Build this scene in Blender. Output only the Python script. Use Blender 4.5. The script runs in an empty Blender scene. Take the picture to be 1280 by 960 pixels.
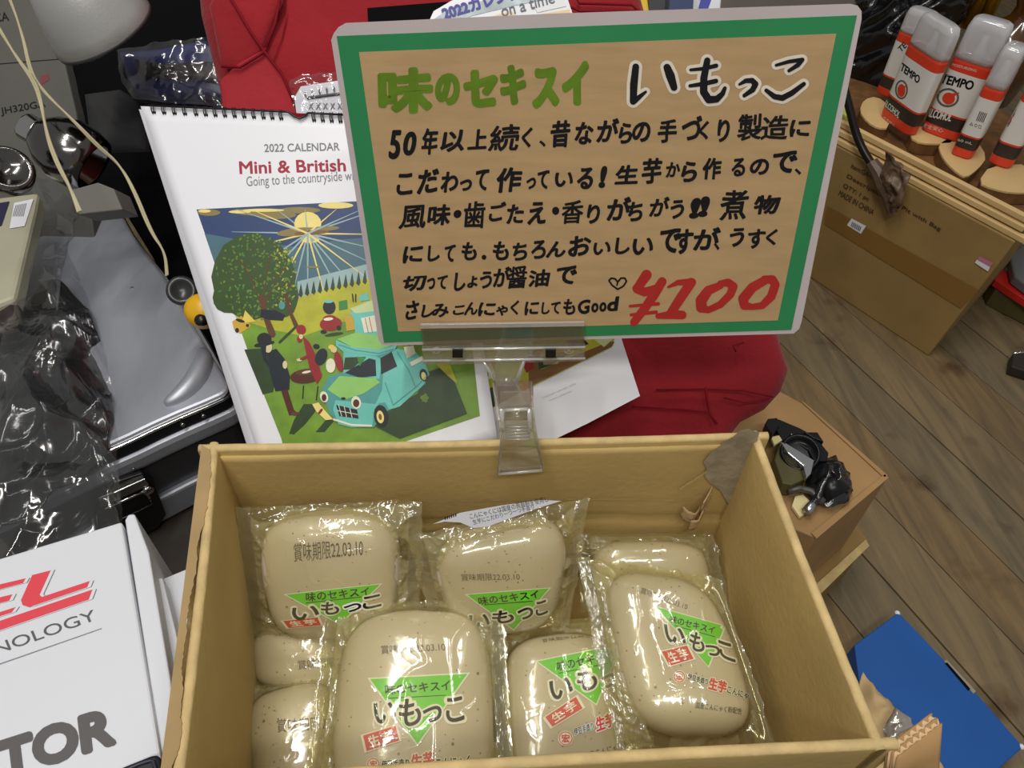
import bpy, math, random
import numpy as np
from mathutils import Vector, Matrix, noise
from mathutils.bvhtree import BVHTree
random.seed(7)
S = bpy.context.scene
COL = S.collection

# ------------------------------------------------------------------ camera
F, CX, CY, CZ = 960.0, 640.0, 480.0, 0.94
R = np.array([[0.9902110626, -0.0916929852, 0.1052352026],
              [-0.1386388971, -0.7334393767, 0.6654667061],
              [0.0161650125, -0.6735421866, -0.738971999]])
EYE = np.array([0, 0, CZ])
cd = bpy.data.cameras.new('camera'); cam = bpy.data.objects.new('camera', cd); COL.objects.link(cam)
cam.matrix_world = Matrix(((R[0, 0], -R[0, 1], -R[0, 2], 0), (R[1, 0], -R[1, 1], -R[1, 2], 0),
                           (R[2, 0], -R[2, 1], -R[2, 2], CZ), (0, 0, 0, 1)))
cd.sensor_width = 36; cd.lens = 27; cd.clip_start = 0.02; cd.clip_end = 60
S.camera = cam

# ------------------------------------------------------------------ world, lamps, exposure
w = bpy.data.worlds.new('world'); S.world = w; w.use_nodes = True
w.node_tree.nodes['Background'].inputs[0].default_value = (1.0, 0.985, 0.95, 1)
w.node_tree.nodes['Background'].inputs[1].default_value = 0.24
S.view_settings.view_transform = 'Standard'; S.view_settings.look = 'None'
S.view_settings.exposure = 0.0; S.view_settings.gamma = 1
S.cycles.use_denoising = True
S.cycles.transparent_max_bounces = 24
S.cycles.max_bounces = 8
S.cycles.sample_clamp_indirect = 4

def tube_lamp(x, y, z, L, W, power, rz=0, rx=0):
    l = bpy.data.lights.new('ceiling_tube', 'AREA'); l.shape = 'RECTANGLE'; l.size = L; l.size_y = W
    l.energy = power; l.color = (1.0, 0.965, 0.90)
    o = bpy.data.objects.new('ceiling_tube', l); COL.objects.link(o); o.location = (x, y, z)
    o.rotation_euler = (rx, 0, rz)
tube_lamp(-0.35, 0.30, 2.35, 1.25, 0.06, 19, math.radians(70))
tube_lamp(0.75, 0.9, 2.35, 1.25, 0.06, 6, math.radians(70))
tube_lamp(-0.1, -0.75, 2.35, 1.25, 0.06, 18, math.radians(10))

# ------------------------------------------------------------------ geometry helpers
def ray(px, py): return R @ np.array([px - CX, py - CY, F])
def at(px, py, z=0.0):
    r = ray(px, py); return EYE + r * ((z - CZ) / r[2])
def onp(px, py, P, n):
    r = ray(px, py); return EYE + r * (((P - EYE) @ n) / (r @ n))
def pj(P):
    c = R.T @ (np.array(P) - EYE); return CX + F * c[0] / c[2], CY + F * c[1] / c[2]
def zvert(P, py):
    lo, hi = -0.5, 0.93
    for _ in range(40):
        m = (lo + hi) / 2
        if pj((P[0], P[1], m))[1] > py: lo = m
        else: hi = m
    return lo
def unit(v): v = np.array(v, float); return v / np.linalg.norm(v)
UP = np.array([0, 0, 1.0])
VIEW = unit(ray(640, 480))
def nz(*a): return noise.noise(Vector((tuple(a) + (0.37, 0.71))[:3]))

class Plane:
    def __init__(s, P, n):
        s.P = np.array(P, float); s.n = unit(n)
        if s.n @ (EYE - s.P) < 0: s.n = -s.n
    def hit(s, px, py): return onp(px, py, s.P, s.n), s.n
class Surf:
    def __init__(s, V, Fc, fallback):
        s.b = BVHTree.FromPolygons([tuple(v) for v in V], Fc); s.fb = fallback
    def hit(s, px, py):
        d = unit(ray(px, py)); h, n, i, t = s.b.ray_cast(Vector(EYE), Vector(d))
        if h is None:
            P, n = s.fb.hit(px, py)
            h, n2, i, t = s.b.find_nearest(Vector(P)); 
            return np.array(h), s.fb.n
        n = np.array(n)
        if n @ d > 0: n = -n
        return np.array(h), n

def link(o): COL.objects.link(o); return o
def thing(name, label, cat, loc=(0, 0, 0), group=None, kind=None):
    o = link(bpy.data.objects.new(name, None)); o.location = loc; o.empty_display_size = .01
    o['label'] = label; o['category'] = cat
    if group: o['group'] = group
    if kind: o['kind'] = kind
    return o
def tag(o, label, cat, group=None, kind=None):
    o['label'] = label; o['category'] = cat
    if group: o['group'] = group
    if kind: o['kind'] = kind
    return o
def mk(name, V, Fc, mat, parent=None, smooth=False, bevel=0, mi=None, label=None, subd=0, angle=None):
    me = bpy.data.meshes.new(name); me.from_pydata([tuple(map(float, v)) for v in V], [], [list(f) for f in Fc])
    me.validate(verbose=False)
    for m in (mat if isinstance(mat, (list, tuple)) else [mat]): me.materials.append(m)
    if mi and len(mi) == len(me.polygons):
        me.polygons.foreach_set('material_index', mi)
    if smooth: me.polygons.foreach_set('use_smooth', [True] * len(me.polygons))
    me.update()
    o = link(bpy.data.objects.new(name, me))
    if parent is not None:
        o.parent = parent
        if parent.type == 'EMPTY': o.location = -parent.location
    if bevel:
        b = o.modifiers.new('b', 'BEVEL'); b.width = bevel; b.segments = 2; b.limit_method = 'ANGLE'; b.angle_limit = .6
    if subd:
        b = o.modifiers.new('s', 'SUBSURF'); b.levels = b.render_levels = subd
    if label: o['label'] = label
    return o
class MB:
    def __init__(s): s.V = []; s.F = []; s.M = []
    def add(s, V, Fc, m=0):
        b = len(s.V); s.V += [np.array(v, float) for v in V]; s.F += [[i + b for i in f] for f in Fc]; s.M += [m] * len(Fc); return s
    def prism(s, pts, d, m=0):               # pts: outline, d: extrusion vector
        n = len(pts); d = np.array(d, float)
        V = [np.array(p, float) for p in pts]; V += [v + d for v in V]
        s.add(V, [list(range(n)), list(range(2 * n - 1, n - 1, -1))] + [[i, n + i, n + (i + 1) % n, (i + 1) % n] for i in range(n)], m); return s
    def box(s, c, ax, ay, az, m=0):          # centre, half vectors
        c, ax, ay, az = map(lambda q: np.array(q, float), (c, ax, ay, az))
        V = [c + i * ax + j * ay + k * az for k in (-1, 1) for j in (-1, 1) for i in (-1, 1)]
        s.add(V, [(0, 1, 3, 2), (4, 6, 7, 5), (0, 4, 5, 1), (2, 3, 7, 6), (0, 2, 6, 4), (1, 5, 7, 3)], m); return s
    def tube(s, path, r, seg=8, m=0, closed=False):
        P = [np.array(p, float) for p in path]; n = len(P); rr = r if hasattr(r, '__len__') else [r] * n
        V = []; ref = np.array([.3, .2, .9])
        for i, p in enumerate(P):
            a = P[(i - 1) % n] if (closed or i > 0) else p; b = P[(i + 1) % n] if (closed or i < n - 1) else p
            t = unit(b - a + 1e-9); x = np.cross(t, ref)
            if np.linalg.norm(x) < .05: x = np.cross(t, [1, 0, 0])
            x = unit(x); y = np.cross(t, x)
            V += [p + rr[i] * (math.cos(2 * math.pi * k / seg) * x + math.sin(2 * math.pi * k / seg) * y) for k in range(seg)]
        Fc = []
        for i in range(n if closed else n - 1):
            j = (i + 1) % n
            Fc += [(i * seg + k, i * seg + (k + 1) % seg, j * seg + (k + 1) % seg, j * seg + k) for k in range(seg)]
        if not closed: Fc += [list(range(seg))[::-1], list(range((n - 1) * seg, n * seg))]
        s.add(V, Fc, m); return s
    def lathe(s, c, axis, prof, seg=32, m=0, sx=1, sy=1, xd=None):    # prof: (radius, height)
        a = unit(axis); x = unit(np.cross(a, [0, 1, .01])) if xd is None else unit(np.array(xd) - a * (np.array(xd) @ a)); y = np.cross(a, x); c = np.array(c, float)
        V = []
        for r, h in prof:
            V += [c + a * h + r * (sx * math.cos(2 * math.pi * k / seg) * x + sy * math.sin(2 * math.pi * k / seg) * y) for k in range(seg)]
        Fc = []
        for i in range(len(prof) - 1):
            Fc += [(i * seg + k, i * seg + (k + 1) % seg, (i + 1) * seg + (k + 1) % seg, (i + 1) * seg + k) for k in range(seg)]
        Fc += [list(range(seg))[::-1], list(range((len(prof) - 1) * seg, len(prof) * seg))]
        s.add(V, Fc, m); return s
    def grid(s, fn, nu, nv, m=0):
        V = [fn(i / nu, j / nv) for j in range(nv + 1) for i in range(nu + 1)]
        s.add(V, [(j * (nu + 1) + i, j * (nu + 1) + i + 1, (j + 1) * (nu + 1) + i + 1, (j + 1) * (nu + 1) + i) for j in range(nv) for i in range(nu)], m); return s
    def build(s, name, mat, parent=None, **k): return mk(name, s.V, s.F, mat, parent, mi=s.M if isinstance(mat, (list, tuple)) else None, **k)

# ------------------------------------------------------------------ materials
def lin(c): c = c / 255.0; return c / 12.92 if c <= .04045 else ((c + .055) / 1.055) ** 2.4
def rgb(c): return (lin(c[0]), lin(c[1]), lin(c[2]), 1)
def mat(name, c, rough=.6, metal=0, var=0, vscale=20, bump=0, bscale=80, spec=.5, coat=0, c2=None, stretch=None, detail=6, sheen=0, dist=0, bdist=.002):
    m = bpy.data.materials.new(name); m.use_nodes = True; nt = m.node_tree; N = nt.nodes; b = N['Principled BSDF']
    b.inputs['Base Color'].default_value = rgb(c); b.inputs['Roughness'].default_value = rough; b.inputs['Metallic'].default_value = metal
    b.inputs['Specular IOR Level'].default_value = spec; b.inputs['Coat Weight'].default_value = coat; b.inputs['Coat Roughness'].default_value = .08
    b.inputs['Sheen Weight'].default_value = sheen
    tc = N.new('ShaderNodeTexCoord'); mp = N.new('ShaderNodeMapping'); nt.links.new(tc.outputs['Object'], mp.inputs[0])
    if stretch: mp.inputs['Scale'].default_value = stretch[:3]; mp.inputs['Rotation'].default_value = (0, 0, stretch[3] if len(stretch) > 3 else 0)
    if var or c2:
        n = N.new('ShaderNodeTexNoise'); n.inputs['Scale'].default_value = vscale; n.inputs['Detail'].default_value = detail; n.inputs['Distortion'].default_value = dist
        nt.links.new(mp.outputs[0], n.inputs[0])
        r = N.new('ShaderNodeValToRGB'); nt.links.new(n.outputs[0], r.inputs[0])
        k = var
        r.color_ramp.elements[0].position = .3; r.color_ramp.elements[1].position = .7
        r.color_ramp.elements[0].color = rgb([q * (1 - k) for q in (c2 or c)]); r.color_ramp.elements[1].color = rgb([min(255, q * (1 + k * .6)) for q in c])
        nt.links.new(r.outputs[0], b.inputs['Base Color'])
    if bump:
        n = N.new('ShaderNodeTexNoise'); n.inputs['Scale'].default_value = bscale; n.inputs['Detail'].default_value = 4
        nt.links.new(mp.outputs[0], n.inputs[0]); u = N.new('ShaderNodeBump'); u.inputs['Strength'].default_value = bump; u.inputs['Distance'].default_value = bdist
        nt.links.new(n.outputs[0], u.inputs['Height']); nt.links.new(u.outputs[0], b.inputs['Normal'])
    return m
def film(name, tint, gloss=.10, rough=.07, milk=0.05, milkc=(225, 225, 205), bump=.5, bscale=35, edge=.35, spread=.003):
    m = bpy.data.materials.new(name); m.use_nodes = True; nt = m.node_tree; N = nt.nodes; L = nt.links
    N.remove(N['Principled BSDF']); out = N['Material Output']
    tr = N.new('ShaderNodeBsdfTransparent'); tr.inputs[0].default_value = rgb(tint)
    gl = N.new('ShaderNodeBsdfGlossy'); gl.inputs['Roughness'].default_value = rough; gl.inputs[0].default_value = (1, 1, 1, 1)
    df = N.new('ShaderNodeBsdfDiffuse'); df.inputs[0].default_value = rgb(milkc)
    lw = N.new('ShaderNodeLayerWeight'); lw.inputs[0].default_value = .3
    mr = N.new('ShaderNodeMapRange'); mr.inputs[3].default_value = gloss; mr.inputs[4].default_value = gloss + edge
    L.new(lw.outputs['Facing'], mr.inputs[0])
    m1 = N.new('ShaderNodeMixShader'); m1.inputs[0].default_value = milk; L.new(tr.outputs[0], m1.inputs[1]); L.new(df.outputs[0], m1.inputs[2])
    m2 = N.new('ShaderNodeMixShader'); L.new(mr.outputs[0], m2.inputs[0]); L.new(m1.outputs[0], m2.inputs[1]); L.new(gl.outputs[0], m2.inputs[2])
    L.new(m2.outputs[0], out.inputs[0])
    if bump:
        tc = N.new('ShaderNodeTexCoord'); n = N.new('ShaderNodeTexNoise'); n.inputs['Scale'].default_value = bscale; n.inputs['Detail'].default_value = 3; n.inputs['Distortion'].default_value = 1.2
        L.new(tc.outputs['Object'], n.inputs[0])
        a = N.new('ShaderNodeMath'); a.operation = 'SUBTRACT'; a.inputs[1].default_value = .5; L.new(n.outputs[0], a.inputs[0])
        a2 = N.new('ShaderNodeMath'); a2.operation = 'ABSOLUTE'; L.new(a.outputs[0], a2.inputs[0])
        a3 = N.new('ShaderNodeMath'); a3.operation = 'POWER'; a3.inputs[1].default_value = .6; L.new(a2.outputs[0], a3.inputs[0])
        u = N.new('ShaderNodeBump'); u.inputs['Strength'].default_value = bump; u.inputs['Distance'].default_value = spread; u.invert = True
        L.new(a3.outputs[0], u.inputs['Height'])
        for q in (gl, lw, df): L.new(u.outputs[0], q.inputs['Normal'])
    return m
KRAFT = mat('kraft_board', (192, 166, 108), .85, var=.06, vscale=9, bump=.25, bscale=160, spec=.2)
KRAFTL = mat('worn_kraft_edge', (198, 174, 124), .9, var=.1, vscale=60, bump=.4, bscale=200, spec=.15)
KRAFTD = mat('brown_carton', (164, 130, 88), .8, var=.07, vscale=12, bump=.2, bscale=120, spec=.2)
KRAFTB = mat('fine_carton', (150, 122, 74), .75, var=.06, vscale=10, bump=.15, bscale=100, spec=.25)
TORN = mat('torn_liner', (166, 154, 132), .95, var=.14, vscale=45, bump=.7, bscale=90, spec=.1)
WHITE = mat('white_card', (208, 211, 219), .55, var=.01, vscale=5, bump=.05, bscale=300)
PAPER = mat('white_paper', (226, 227, 234), .35, spec=.4)
BLACK = mat('black_plastic', (14, 14, 15), .35)
BLACKM = mat('black_fabric', (9, 9, 11), .9, bump=.4, bscale=150, spec=.1)
INK = mat('black_ink', (18, 17, 22), .5, spec=.3)
REDM = mat('red_marker', (176, 44, 40), .5, var=.05, vscale=60, spec=.3)
GRNM = mat('green_marker', (97, 130, 30), .5, var=.1, vscale=60, spec=.3)
WHM = mat('white_marker', (226, 216, 200), .5, var=.03, vscale=60, spec=.3)
FILM = film('clear_bag_film', (249, 247, 232), gloss=.05, rough=.09, milk=.08, milkc=(222, 216, 160), bump=.13, bscale=22, edge=.35)
LIQ = film('cloudy_liquid_film', (240, 236, 206), gloss=.08, rough=.10, milk=.30, milkc=(208, 200, 150), bump=.35, bscale=30, edge=.4)
FILMS = film('crimped_seam_film', (240, 238, 214), gloss=.09, rough=.12, milk=.12, milkc=(224, 220, 185), bump=.3, bscale=60, edge=.4)

# ------------------------------------------------------------------ lettering
_fc = {}
def glyphs(s, bold=0.0, bev=4):
    k = (s, round(bold, 4), bev)
    if k in _fc: return _fc[k]
    c = bpy.data.curves.new('t', 'FONT'); c.body = s; c.offset = bold; c.resolution_u = bev
    o = bpy.data.objects.new('t', c); COL.objects.link(o)
    me = bpy.data.meshes.new_from_object(o.evaluated_get(bpy.context.evaluated_depsgraph_get()))
    V = np.array([v.co[:2] for v in me.vertices]) if len(me.vertices) else np.zeros((0, 2)); Fc = [tuple(p.vertices) for p in me.polygons]
    bpy.data.objects.remove(o); bpy.data.curves.remove(c); bpy.data.meshes.remove(me)
    _fc[k] = (V, Fc); return _fc[k]
def subdiv(V, Fc, L):
    V = [tuple(v) for v in V]; Fc = [list(f) for f in Fc]; T = []
    for f in Fc:
        for i in range(1, len(f) - 1): T.append((f[0], f[i], f[i + 1]))
    for _ in range(5):
        cache = {}; out = []; any_ = False
        def mid(a, b):
            q = (min(a, b), max(a, b))
            if q not in cache:
                V.append(((V[a][0] + V[b][0]) / 2, (V[a][1] + V[b][1]) / 2)); cache[q] = len(V) - 1
            return cache[q]
        long_ = lambda a, b: math.hypot(V[a][0] - V[b][0], V[a][1] - V[b][1]) > L
        for a, b, c in T:
            e = [long_(a, b), long_(b, c), long_(c, a)]; n = sum(e)
            if n == 0: out.append((a, b, c)); continue
            any_ = True
            if n == 3:
                x, y, z = mid(a, b), mid(b, c), mid(c, a); out += [(a, x, z), (x, b, y), (z, y, c), (x, y, z)]
            else:
                while not e[0]: a, b, c = b, c, a; e = e[1:] + e[:1]
                if n == 1: x = mid(a, b); out += [(a, x, c), (x, b, c)]
                elif e[1]: x, y = mid(a, b), mid(b, c); out += [(a, x, c), (x, y, c), (x, b, y)]
                else: x, z = mid(a, b), mid(c, a); out += [(a, x, z), (x, b, z), (z, b, c)]
        T = out
        if not any_: break
    return V, T
class Print:
    """flat ink in photograph coordinates laid on a surface"""
    def __init__(s, surf, off=.0003, sub=None): s.surf = surf; s.off = off; s.mb = MB(); s.sub = sub; s.n = 0
    def raw(s, V, Fc, m=0, lift=0):
        if len(V) == 0: return
        if s.sub: V, Fc = subdiv(V, Fc, s.sub)
        W = []
        for x, y in V:
            P, n = s.surf.hit(x, y); W.append(P + n * (s.off + lift))
        s.mb.add(W, Fc, m)
    def poly(s, pts, m=0, lift=0):
        from mathutils.geometry import tessellate_polygon
        T = tessellate_polygon([[Vector((p[0], p[1], 0)) for p in pts]]); s.raw(pts, T, m, lift)
    def text(s, t, BL, BR, TL, m=0, bold=0, lift=0, slant=0, wob=0, shrink=1.0):
        V, Fc = glyphs(t, min(bold, 0))
        if len(V) == 0: return
        V = V.copy(); V[:, 0] += slant * V[:, 1]
        if wob:
            q = random.random() * 9
            V = np.array([(x + wob * nz(x * 1.7, y * 1.7, q), y + wob * nz(x * 1.7, y * 1.7, q + 5)) for x, y in V])
        a = V.min(0); b = V.max(0); U = (V - a) / np.maximum(b - a, 1e-6)
        BL, BR, TL = map(lambda p: np.array(p, float), (BL, BR, TL))
        W = BL + U[:, :1] * (BR - BL) + U[:, 1:] * (TL - BL)
        if bold > 0:
            em = .5 * (np.linalg.norm(BR - BL) / (b - a)[0] + np.linalg.norm(TL - BL) / (b - a)[1]); r = bold * em
            c = W.mean(0); sp_ = np.abs(W - c).max(0); W = c + (W - c) * np.maximum(.6, 1 - r / np.maximum(sp_, .1) * (shrink))
            E = {}
            for f in Fc:
                for i in range(len(f)):
                    e = tuple(sorted((f[i], f[(i + 1) % len(f)]))); E[e] = E.get(e, 0) + 1
            X = []; FX = []; k_ = 0
            for (i, j), n_ in E.items():
                if n_ > 1: continue
                p, q = W[i], W[j]; d = q - p; l = math.hypot(*d)
                if l < 1e-6: continue
                nrm = np.array([-d[1], d[0]]) / l * r; tn = d / l * r
                b0 = len(X); X += [p + nrm, p + nrm * .5 - tn * .85, p - nrm * .5 - tn * .85, p - nrm, q - nrm, q - nrm * .5 + tn * .85, q + nrm * .5 + tn * .85, q + nrm]; FX.append(list(range(b0, b0 + 8)))
            s.mb_layered(X, FX, m, lift)
        s.raw(W, Fc, m, lift + (.000078 if bold > 0 else 0))
    def mb_layered(s, X, FX, m, lift):
        for g in range(24):
            sel = FX[g::24]; V = []; F2 = []
            for f in sel: F2.append(list(range(len(V), len(V) + len(f)))); V += [X[i] for i in f]
            sb = s.sub; s.sub = None; s.raw(V, F2, m, lift + g * .000003); s.sub = sb
    def box(s, t, x0, y0, x1, y1, m=0, bold=0, lift=0, slant=0, rot=0, wob=.05):
        dy = rot * (x1 - x0)
        s.text(t, (x0, y1 + dy / 2), (x1, y1 - dy / 2), (x0, y0 + dy / 2), m, bold, lift, slant, wob)
    def ell(s, cx, cy, rx, ry, m=0, lift=0, n=20, rot=0, jit=0):
        c, q = math.cos(rot), math.sin(rot); P = []
        for k in range(n):
            a = 2 * math.pi * k / n; g = 1 + jit * (random.random() - .5)
            x, y = rx * math.cos(a) * g, ry * math.sin(a) * g; P.append((cx + x * c - y * q, cy + x * q + y * c))
        s.poly(P, m, lift)
    def stroke(s, pts, r, m=0, lift=0, seg=12):
        lift0 = lift
        rr = r if hasattr(r, '__len__') else [r] * len(pts)
        for i, (p, q) in enumerate(zip(pts, rr)):
            s.n += 1; lift = lift0 + (s.n % 12) * .000007
            s.raw([(p[0] + q * math.cos(2 * math.pi * k / seg), p[1] + q * math.sin(2 * math.pi * k / seg)) for k in range(seg)], [list(range(seg))], m, lift)
            if i:
                lift += .0000035; o, ro = pts[i - 1], rr[i - 1]; dx, dy = p[0] - o[0], p[1] - o[1]; l = math.hypot(dx, dy) + 1e-9; nx, ny = -dy / l, dx / l
                s.raw([(o[0] + nx * ro, o[1] + ny * ro), (p[0] + nx * q, p[1] + ny * q), (p[0] - nx * q, p[1] - ny * q), (o[0] - nx * ro, o[1] - ny * ro)], [(0, 1, 2, 3)], m, lift)
    def ring(s, cx, cy, rx, ry, wd, m=0, lift=0, n=28):
        V = []
        for k in range(n):
            a = 2 * math.pi * k / n; V += [(cx + rx * math.cos(a), cy + ry * math.sin(a)), (cx + (rx - wd) * math.cos(a), cy + (ry - wd) * math.sin(a))]
        s.raw(V, [(2 * k, 2 * ((k + 1) % n), 2 * ((k + 1) % n) + 1, 2 * k + 1) for k in range(n)], m, lift)
    def build(s, name, mats, parent, **k): return s.mb.build(name, mats, parent, **k)

# ================================================================== SETTING
floor = thing('floor', 'worn grey brown wooden plank floor', 'floor', (0, 0, 0)); del floor['category']; floor['kind'] = 'structure'
PA = math.radians(-72); pd = np.array([math.cos(PA), math.sin(PA), 0]); pn = np.array([-math.sin(PA), math.cos(PA), 0])
def wood_floor(name, c, c2):
    m = mat(name, c, .62, var=.06, vscale=5, c2=c2, stretch=(8, .8, 1, -PA - math.radians(90)), bump=.35, bscale=55, spec=.35, dist=1.6)
    # knots and dark stains
    nt = m.node_tree; N = nt.nodes; b = N['Principled BSDF']; src = b.inputs['Base Color'].links[0].from_socket
    tc = N.new('ShaderNodeTexCoord'); n = N.new('ShaderNodeTexNoise'); n.inputs['Scale'].default_value = 13; n.inputs['Detail'].default_value = 5
    nt.links.new(tc.outputs['Object'], n.inputs[0]); r = N.new('ShaderNodeValToRGB'); r.color_ramp.elements[0].position = .60; r.color_ramp.elements[1].position = .80
    nt.links.new(n.outputs[0], r.inputs[0]); mx = N.new('ShaderNodeMixRGB'); mx.blend_type = 'MULTIPLY'; mx.inputs[2].default_value = rgb((150, 118, 88))
    nt.links.new(r.outputs[0], mx.inputs[0]); nt.links.new(src, mx.inputs[1]); nt.links.new(mx.outputs[0], b.inputs['Base Color'])
    return m
FW = [wood_floor('floor_wood', (128, 110, 80), (110, 96, 72)), wood_floor('floor_wood_grey', (122, 107, 80), (104, 93, 72)), wood_floor('floor_wood_warm', (127, 105, 72), (104, 88, 64))]
for k in range(-22, 24):
    o0 = .690 + .0845 * k; g = .0009
    z = -.0005 * (k * 7 % 3)
    a = pn * (o0 + g); b = pn * (o0 + .0845 - g)
    t0, t1 = -2.6, 1.6
    MB().prism([a + pd * t0 + UP * z, b + pd * t0 + UP * z, b + pd * t1 + UP * z, a + pd * t1 + UP * z], (0, 0, -.018)).build('plank', FW[(k * 5) % 3], floor, bevel=.0012)
MB().box((.6, 1.0, -.03), (2.6, 0, 0), (0, 2.4, 0), (0, 0, .008)).build('subfloor', mat('dark_gap', (22, 17, 12), .95), floor)
wb = MB().box((.6, 2.75, 1.0), (2.6, 0, 0), (0, .02, 0), (0, 0, 1.02)).build('wall_back', mat('dark_panel', (38, 33, 30), .8, var=.2, vscale=3)); wb['kind'] = 'structure'

# ================================================================== TABLE under the goods
TZ = .298
tb = thing('display_table', 'low dark wooden table under the carton and the metal case', 'table', (-.3, .3, 0))
TW = mat('table_wood', (44, 36, 30), .6, var=.2, vscale=10)
MB().box((-.335, .25, TZ - .012), (.535, 0, 0), (0, .40, 0), (0, 0, .012)).build('tabletop', TW, tb, bevel=.002)
for x, y in ((-.85, -.13), (.18, -.13), (-.85, .62), (.18, .62)):
    MB().box((x, y, (TZ - .024) / 2), (.02, 0, 0), (0, .02, 0), (0, 0, (TZ - .024) / 2)).build('leg', TW, tb)

# ================================================================== MAIN CARTON
RZ = .5
BL, BRt, FR, FL = [at(*p, RZ) for p in ((262, 556), (947, 541), (1108, 938), (212, 992))]   # inner rim corners
ctn = thing('cardboard_box', 'open kraft cardboard carton filled with plastic bags of konnyaku, sign clipped to its rim', 'box', (.035, .24, TZ))
WT = .0065
def wall(name, A, B, lean=0.0, seed=0, rag=.0006):
    A = np.array(A); B = np.array(B); d = unit(B - A); out = unit(np.cross(d, UP))
    n = 60; prof = []
    for k in range(9):
        a = math.pi * k / 8; prof.append((WT / 2 - math.cos(a) * WT / 2, math.sin(a) * WT * .45))
    prof = [(0, TZ - RZ), (0, -.15), (0, -.1), (0, -.06), (0, -.03), (0, -.012)] + prof + [(WT, -.03), (WT, -.1), (WT, TZ - RZ)]
    mb = MB(); m = len(prof); V = []
    for i in range(n + 1):
        P = A + (B - A) * i / n
        for (o, z) in prof:
            bow = .0016 * math.sin(math.pi * i / n) * (1 if z > -.1 else .3)
            w1 = .5 * rag * nz(i * .35, seed, z * 30) + bow
            V.append(P + out * (o + w1 + lean * z) + UP * (z + (.0004 * nz(i * .22, seed + 3) if z > -.02 else 0)))
    Fc = [(i * m + k, i * m + k + 1, (i + 1) * m + k + 1, (i + 1) * m + k) for i in range(n) for k in range(m - 1)]
    Fc += [list(range(m)), list(range(n * m, n * m + m))[::-1]]
    mi = [0] * len(Fc)
    for i in range(n):
        for k in range(m - 1):
            if 7 <= k <= 12: mi[i * (m - 1) + k] = 1
    mb.add(V, Fc); mb.M = mi
    return mb.build(name, [KRAFT, KRAFTL], ctn, smooth=True)
ext = WT
ux = unit(BRt - BL)
back = wall('back_wall', BL - ux * ext, BRt + ux * ext, 0, 1)
right = wall('right_wall', BRt, FR, 0, 5)
wall('left_wall', FL, BL, 0, 9)
wall('front_wall', FR + unit(FR - FL) * ext, FL - unit(FR - FL) * ext, 0, 13)
MB().prism([BL + UP * (TZ - RZ), BRt + UP * (TZ - RZ), FR + UP * (TZ - RZ), FL + UP * (TZ - RZ)], (0, 0, .004)).build('bottom', KRAFT, ctn)
# inner flap folded over the back rim, ends in a dark gap above the bags
bn = unit(np.cross(UP, ux)); bn = bn if bn[1] < 0 else -bn           # into the box
backin = Plane(BL, bn)
P1 = backin.hit(893, 680)[0]; P0 = BL + bn * .0
zf = P1[2]
mb = MB()
def flapfn(u, v):
    P = BL + (BRt - BL) * (.012 + u * .976)
    low = zf + .0012 * math.sin(u * 9) + (.004 if u < .8 else 0)
    z = RZ - .004 + (low - RZ + .004) * v
    crease = .0022 * math.exp(-((v - .62) / .03) ** 2)
    return np.array([P[0], P[1], 0]) + bn * (.0058 + .0016 * nz(u * 5, v * 2, 3) - crease + .0035 * max(0, v - .62) + .0015) + UP * z
mb.grid(flapfn, 70, 24)
back_flap = mb.build('inner_flap', KRAFT, ctn, smooth=True)
so = back_flap.modifiers.new('s', 'SOLIDIFY'); so.thickness = .0025; so.offset = 0
flapS = Plane(BL + bn * .0098, bn)
# torn patch and the peeled scraps
pr = Print(flapS, .0006, 12)
tp = [(934, 535), (949, 540), (945, 556), (938, 578), (925, 604), (912, 632), (907, 624), (901, 613), (893, 607), (886, 602), (881, 594), (883, 584), (879, 577), (887, 566), (897, 559), (905, 551), (916, 545), (924, 538)]
pr.poly(tp); pr.build('torn_patch', TORN, ctn, label='rough grey brown torn patch')
pr = Print(flapS, .0008, 14)
pr.poly([(868, 625), (700, 624), (560, 626), (560, 625.2), (700, 623), (868, 624)]); pr.poly([(848, 610), (882, 588), (883, 590), (850, 611)])
pr.build('crease_line', KRAFTL, ctn)
for i, (x, y, r) in enumerate(((862, 636, 0), (872, 643, 1), (889, 616, 2), (895, 622, 3))):
    C = flapS.hit(x, y)[0] + bn * .004
    sx = unit([1, .2, .3 * (i - 1.5)])
    MB().grid(lambda u, v: C + sx * (u - .5) * .019 + UP * (v - .5) * .013 * (1 + .3 * u) + bn * (.008 * math.sin(u * 3 + r) - .002 + .002 * nz(u * 4, v * 4, r)), 8, 6).build('curled_scrap', mat('scrap', (178, 150, 108), .9), ctn, smooth=True).modifiers.new('s', 'SOLIDIFY').thickness = .001
# ragged peeled liner along the left wall
lw = unit(BL - FL); li = unit(np.cross(UP, lw)); li = li if li[0] > 0 else -li
def peel(u, v):
    P = BL + (FL - BL) * (u * .98); w_ = .004 + .0035 * nz(u * 14, 2.2) + .0016 * nz(u * 45, 1)
    return P + li * (.0016 - v * .003 - .0048 * v * 0) - li * (WT + .002) * v * 0 + UP * (.0018 - (1 - v) * (w_ + .006)) + li * .0006
MB().grid(peel, 160, 3).build('torn_rim_paper', KRAFTL, ctn, smooth=True)
rag_in = []; rag_out = [(252 - 55 * k / 9, 556 + 434 * k / 9) for k in range(10)]
for i in range(120):
    t_ = i / 119; y_ = 562 + t_ * 428; x_ = 260 - 52 * t_
    rag_in.append((x_ + 3.5 + 2.6 * math.sin(y_ * .021 + 1) + 5 * nz(y_ * .035, 4.4) + 2.2 * nz(y_ * .16, 2.0), y_))
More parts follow.
